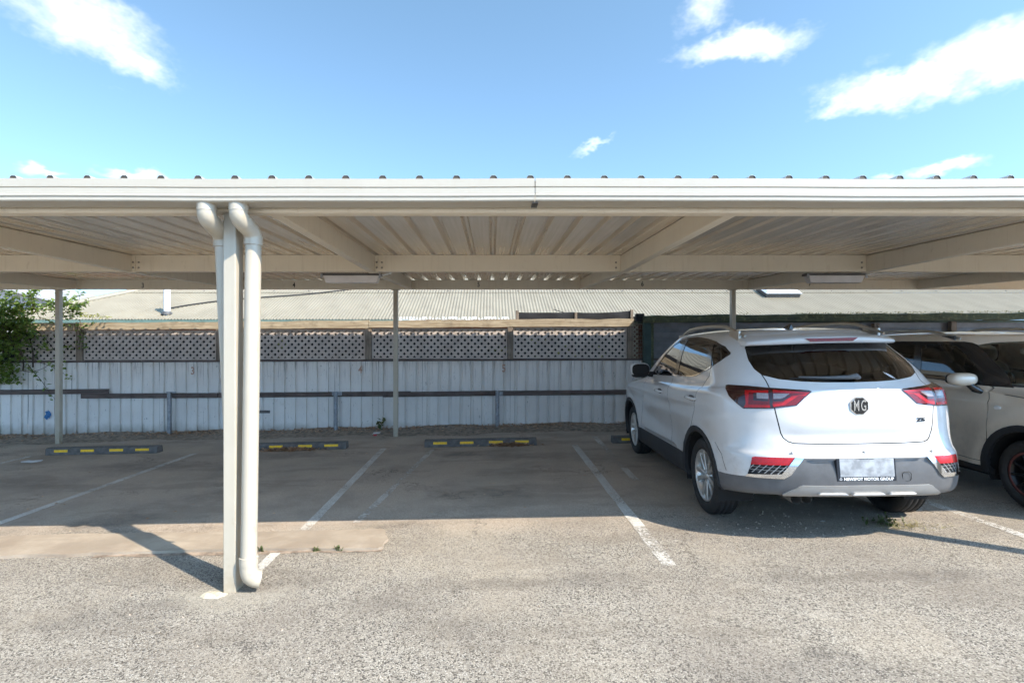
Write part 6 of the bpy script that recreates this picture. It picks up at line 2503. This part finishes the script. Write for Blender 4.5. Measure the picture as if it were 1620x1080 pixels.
        panel('rear_door', rear_door, P, car, side)
        panel('panel_gap', gaps + hood, M['gap'], fd, side, off=-0.005)
        panel('headlamp', head, M['lamp_clear'], car, side, off=0.004, wall=0.02)
        panel('tail_lamp', tail, M['lamp_red'], car, side, off=0.006, wall=0.02)
        m = MB()
        m.tube([(sx * 0.818, 1.86, .905), (sx * 0.850, 1.90, .907), (sx * 0.856, 1.98, .908), (sx * 0.850, 2.05, .907), (sx * 0.818, 2.09, .905)], [0.010, 0.013, 0.014, 0.013, 0.010], 8)
        m.build('door_handle', P, fd)
        mm = MB()
        ellipsoid(mm, (sx * 0.90, 2.52, 1.108), (0.125, 0.075, 0.064), 24, 14, p=2.6)
        mir = mm.build('mirror', P, car)
        mm = MB()
        ellipsoid(mm, (sx * 0.90, 2.465, 1.108), (0.112, 0.03, 0.055), p=2.8)
        mm.tube([(sx * 0.86, 2.545, 1.062), (sx * 0.815, 2.56, 1.015), (sx * 0.770, 2.585, 0.985)], [0.028, 0.036, 0.022], 10)
        mm.build('mirror_stalk', M['trim_black'], mir)
        # side repeater
        m = MB()
        ellipsoid(m, (sx * 0.838, 2.80, .865), (0.010, 0.034, 0.020), p=2.2)
        m.build('side_indicator', M['white_plastic'], car)
        # roof rail
        rl = MB()
        n = 22
        pts = []
        for i in range(n + 1):
            u = i / n
            y = 0.80 + (2.12 - 0.80) * u
            base = 1.522 + 0.030 * math.sin(math.pi * min(1.0, u + 0.05)) - 0.022 * u
            lift = 0.055 * min(1.0, 4.0 * u, 4.0 * (1 - u)) ** 0.8
            pts.append((sx * (0.555 + 0.010 * math.sin(math.pi * u) - 0.035 * max(0, u - 0.75)), y, base + lift))
        rl.tube(pts, [0.009 + 0.008 * min(1, 5 * min(i / n, 1 - i / n)) for i in range(n + 1)], 10)
        rail = rl.build('roof_rail', M['rail_bronze'], car)
        q = MB()
        for yy in (0.93, 2.0):
            q.box(sx * 0.560 - 0.010, sx * 0.560 + 0.010, yy - 0.08, yy + 0.08, 1.48, 1.555 if yy < 1.5 else 1.530)
        q.build('rail_foot', M['trim_black'], rail, bev=0.005)
        for cy in (0.60, 3.05):
            W = bpy.data.objects.new('wheel', None)
            COL.objects.link(W)
            adopt(W, car)
            make_wheel(W, sx * 0.725, cy, 0.305, 0.305, 0.205, 0.175, sx, 'black')
    for cy, cz in AC:
        wheel_well(car, cy, cz, 0.376, 0.815, 0.55)
    m = MB()
    m.box(-0.52, 0.52, 0.30, 3.45, 0.215, 0.33)
    m.box(-0.74, 0.74, 1.02, 2.62, 0.205, 0.33)
    m.build('underbody', M['underbody'], car)
    # roof aerial
    m = MB()
    m.tube([(0.25, 0.70, 1.545), (0.25, 0.55, 1.70)], [0.006, 0.003], 6)
    m.build('aerial', M['trim_black'], car)
    # windscreen sticker, inside mirror, sun visor, seats
    m = MB()
    m.add([(0.475, 2.232, 1.432), (0.365, 2.262, 1.428), (0.350, 2.300, 1.400), (0.462, 2.272, 1.404)], [(0, 1, 2, 3)])
    m.add([(0.475, 2.229, 1.430), (0.365, 2.259, 1.426), (0.350, 2.297, 1.398), (0.462, 2.269, 1.402)], [(3, 2, 1, 0)])
    m.build('sticker', M['paper'], ws, fix=False)
    m = MB()
    ellipsoid(m, (0.0, 2.30, 1.36), (0.11, 0.02, 0.035), p=3)
    m.build('inside_mirror', M['paper'], ws)
    liner(keep, car, 1.0, M['pale_lining'])
    for x in (-0.33, 0.33):
        seat(car, x, 1.78, M['seat_pale'], 0.46, 0.66)
    m = MB()
    ellipsoid(m, (0, 0.95, 0.88), (0.56, 0.09, 0.34), p=4)
    for x in (-0.32, 0.32):
        ellipsoid(m, (x, 0.92, 1.26), (0.12, 0.05, 0.08), p=3)
    m.build('rear_seat', M['seat_pale'], car)
    m = MB()
    ellipsoid(m, (0, 2.55, 0.96), (0.62, 0.24, 0.09), p=4)
    m.build('dashboard', M['seat_pale'], car)
    m = MB()
    ring = [(0.33 + 0.17 * math.cos(2 * math.pi * i / 24), 2.27 + 0.07 * math.sin(2 * math.pi * i / 24), 1.0 + 0.155 * math.sin(2 * math.pi * i / 24)) for i in range(25)]
    m.tube(ring, 0.013, 6)
    m.tube([(0.33, 2.27, 1.0), (0.33, 2.45, 0.95)], 0.03, 8)
    m.build('steering_wheel', M['trim_black'], car)
    MB().box(-0.68, 0.68, 0.9, 2.7, 0.42, 0.44).build('cabin_floor', M['interior'], car)


build_hatch()
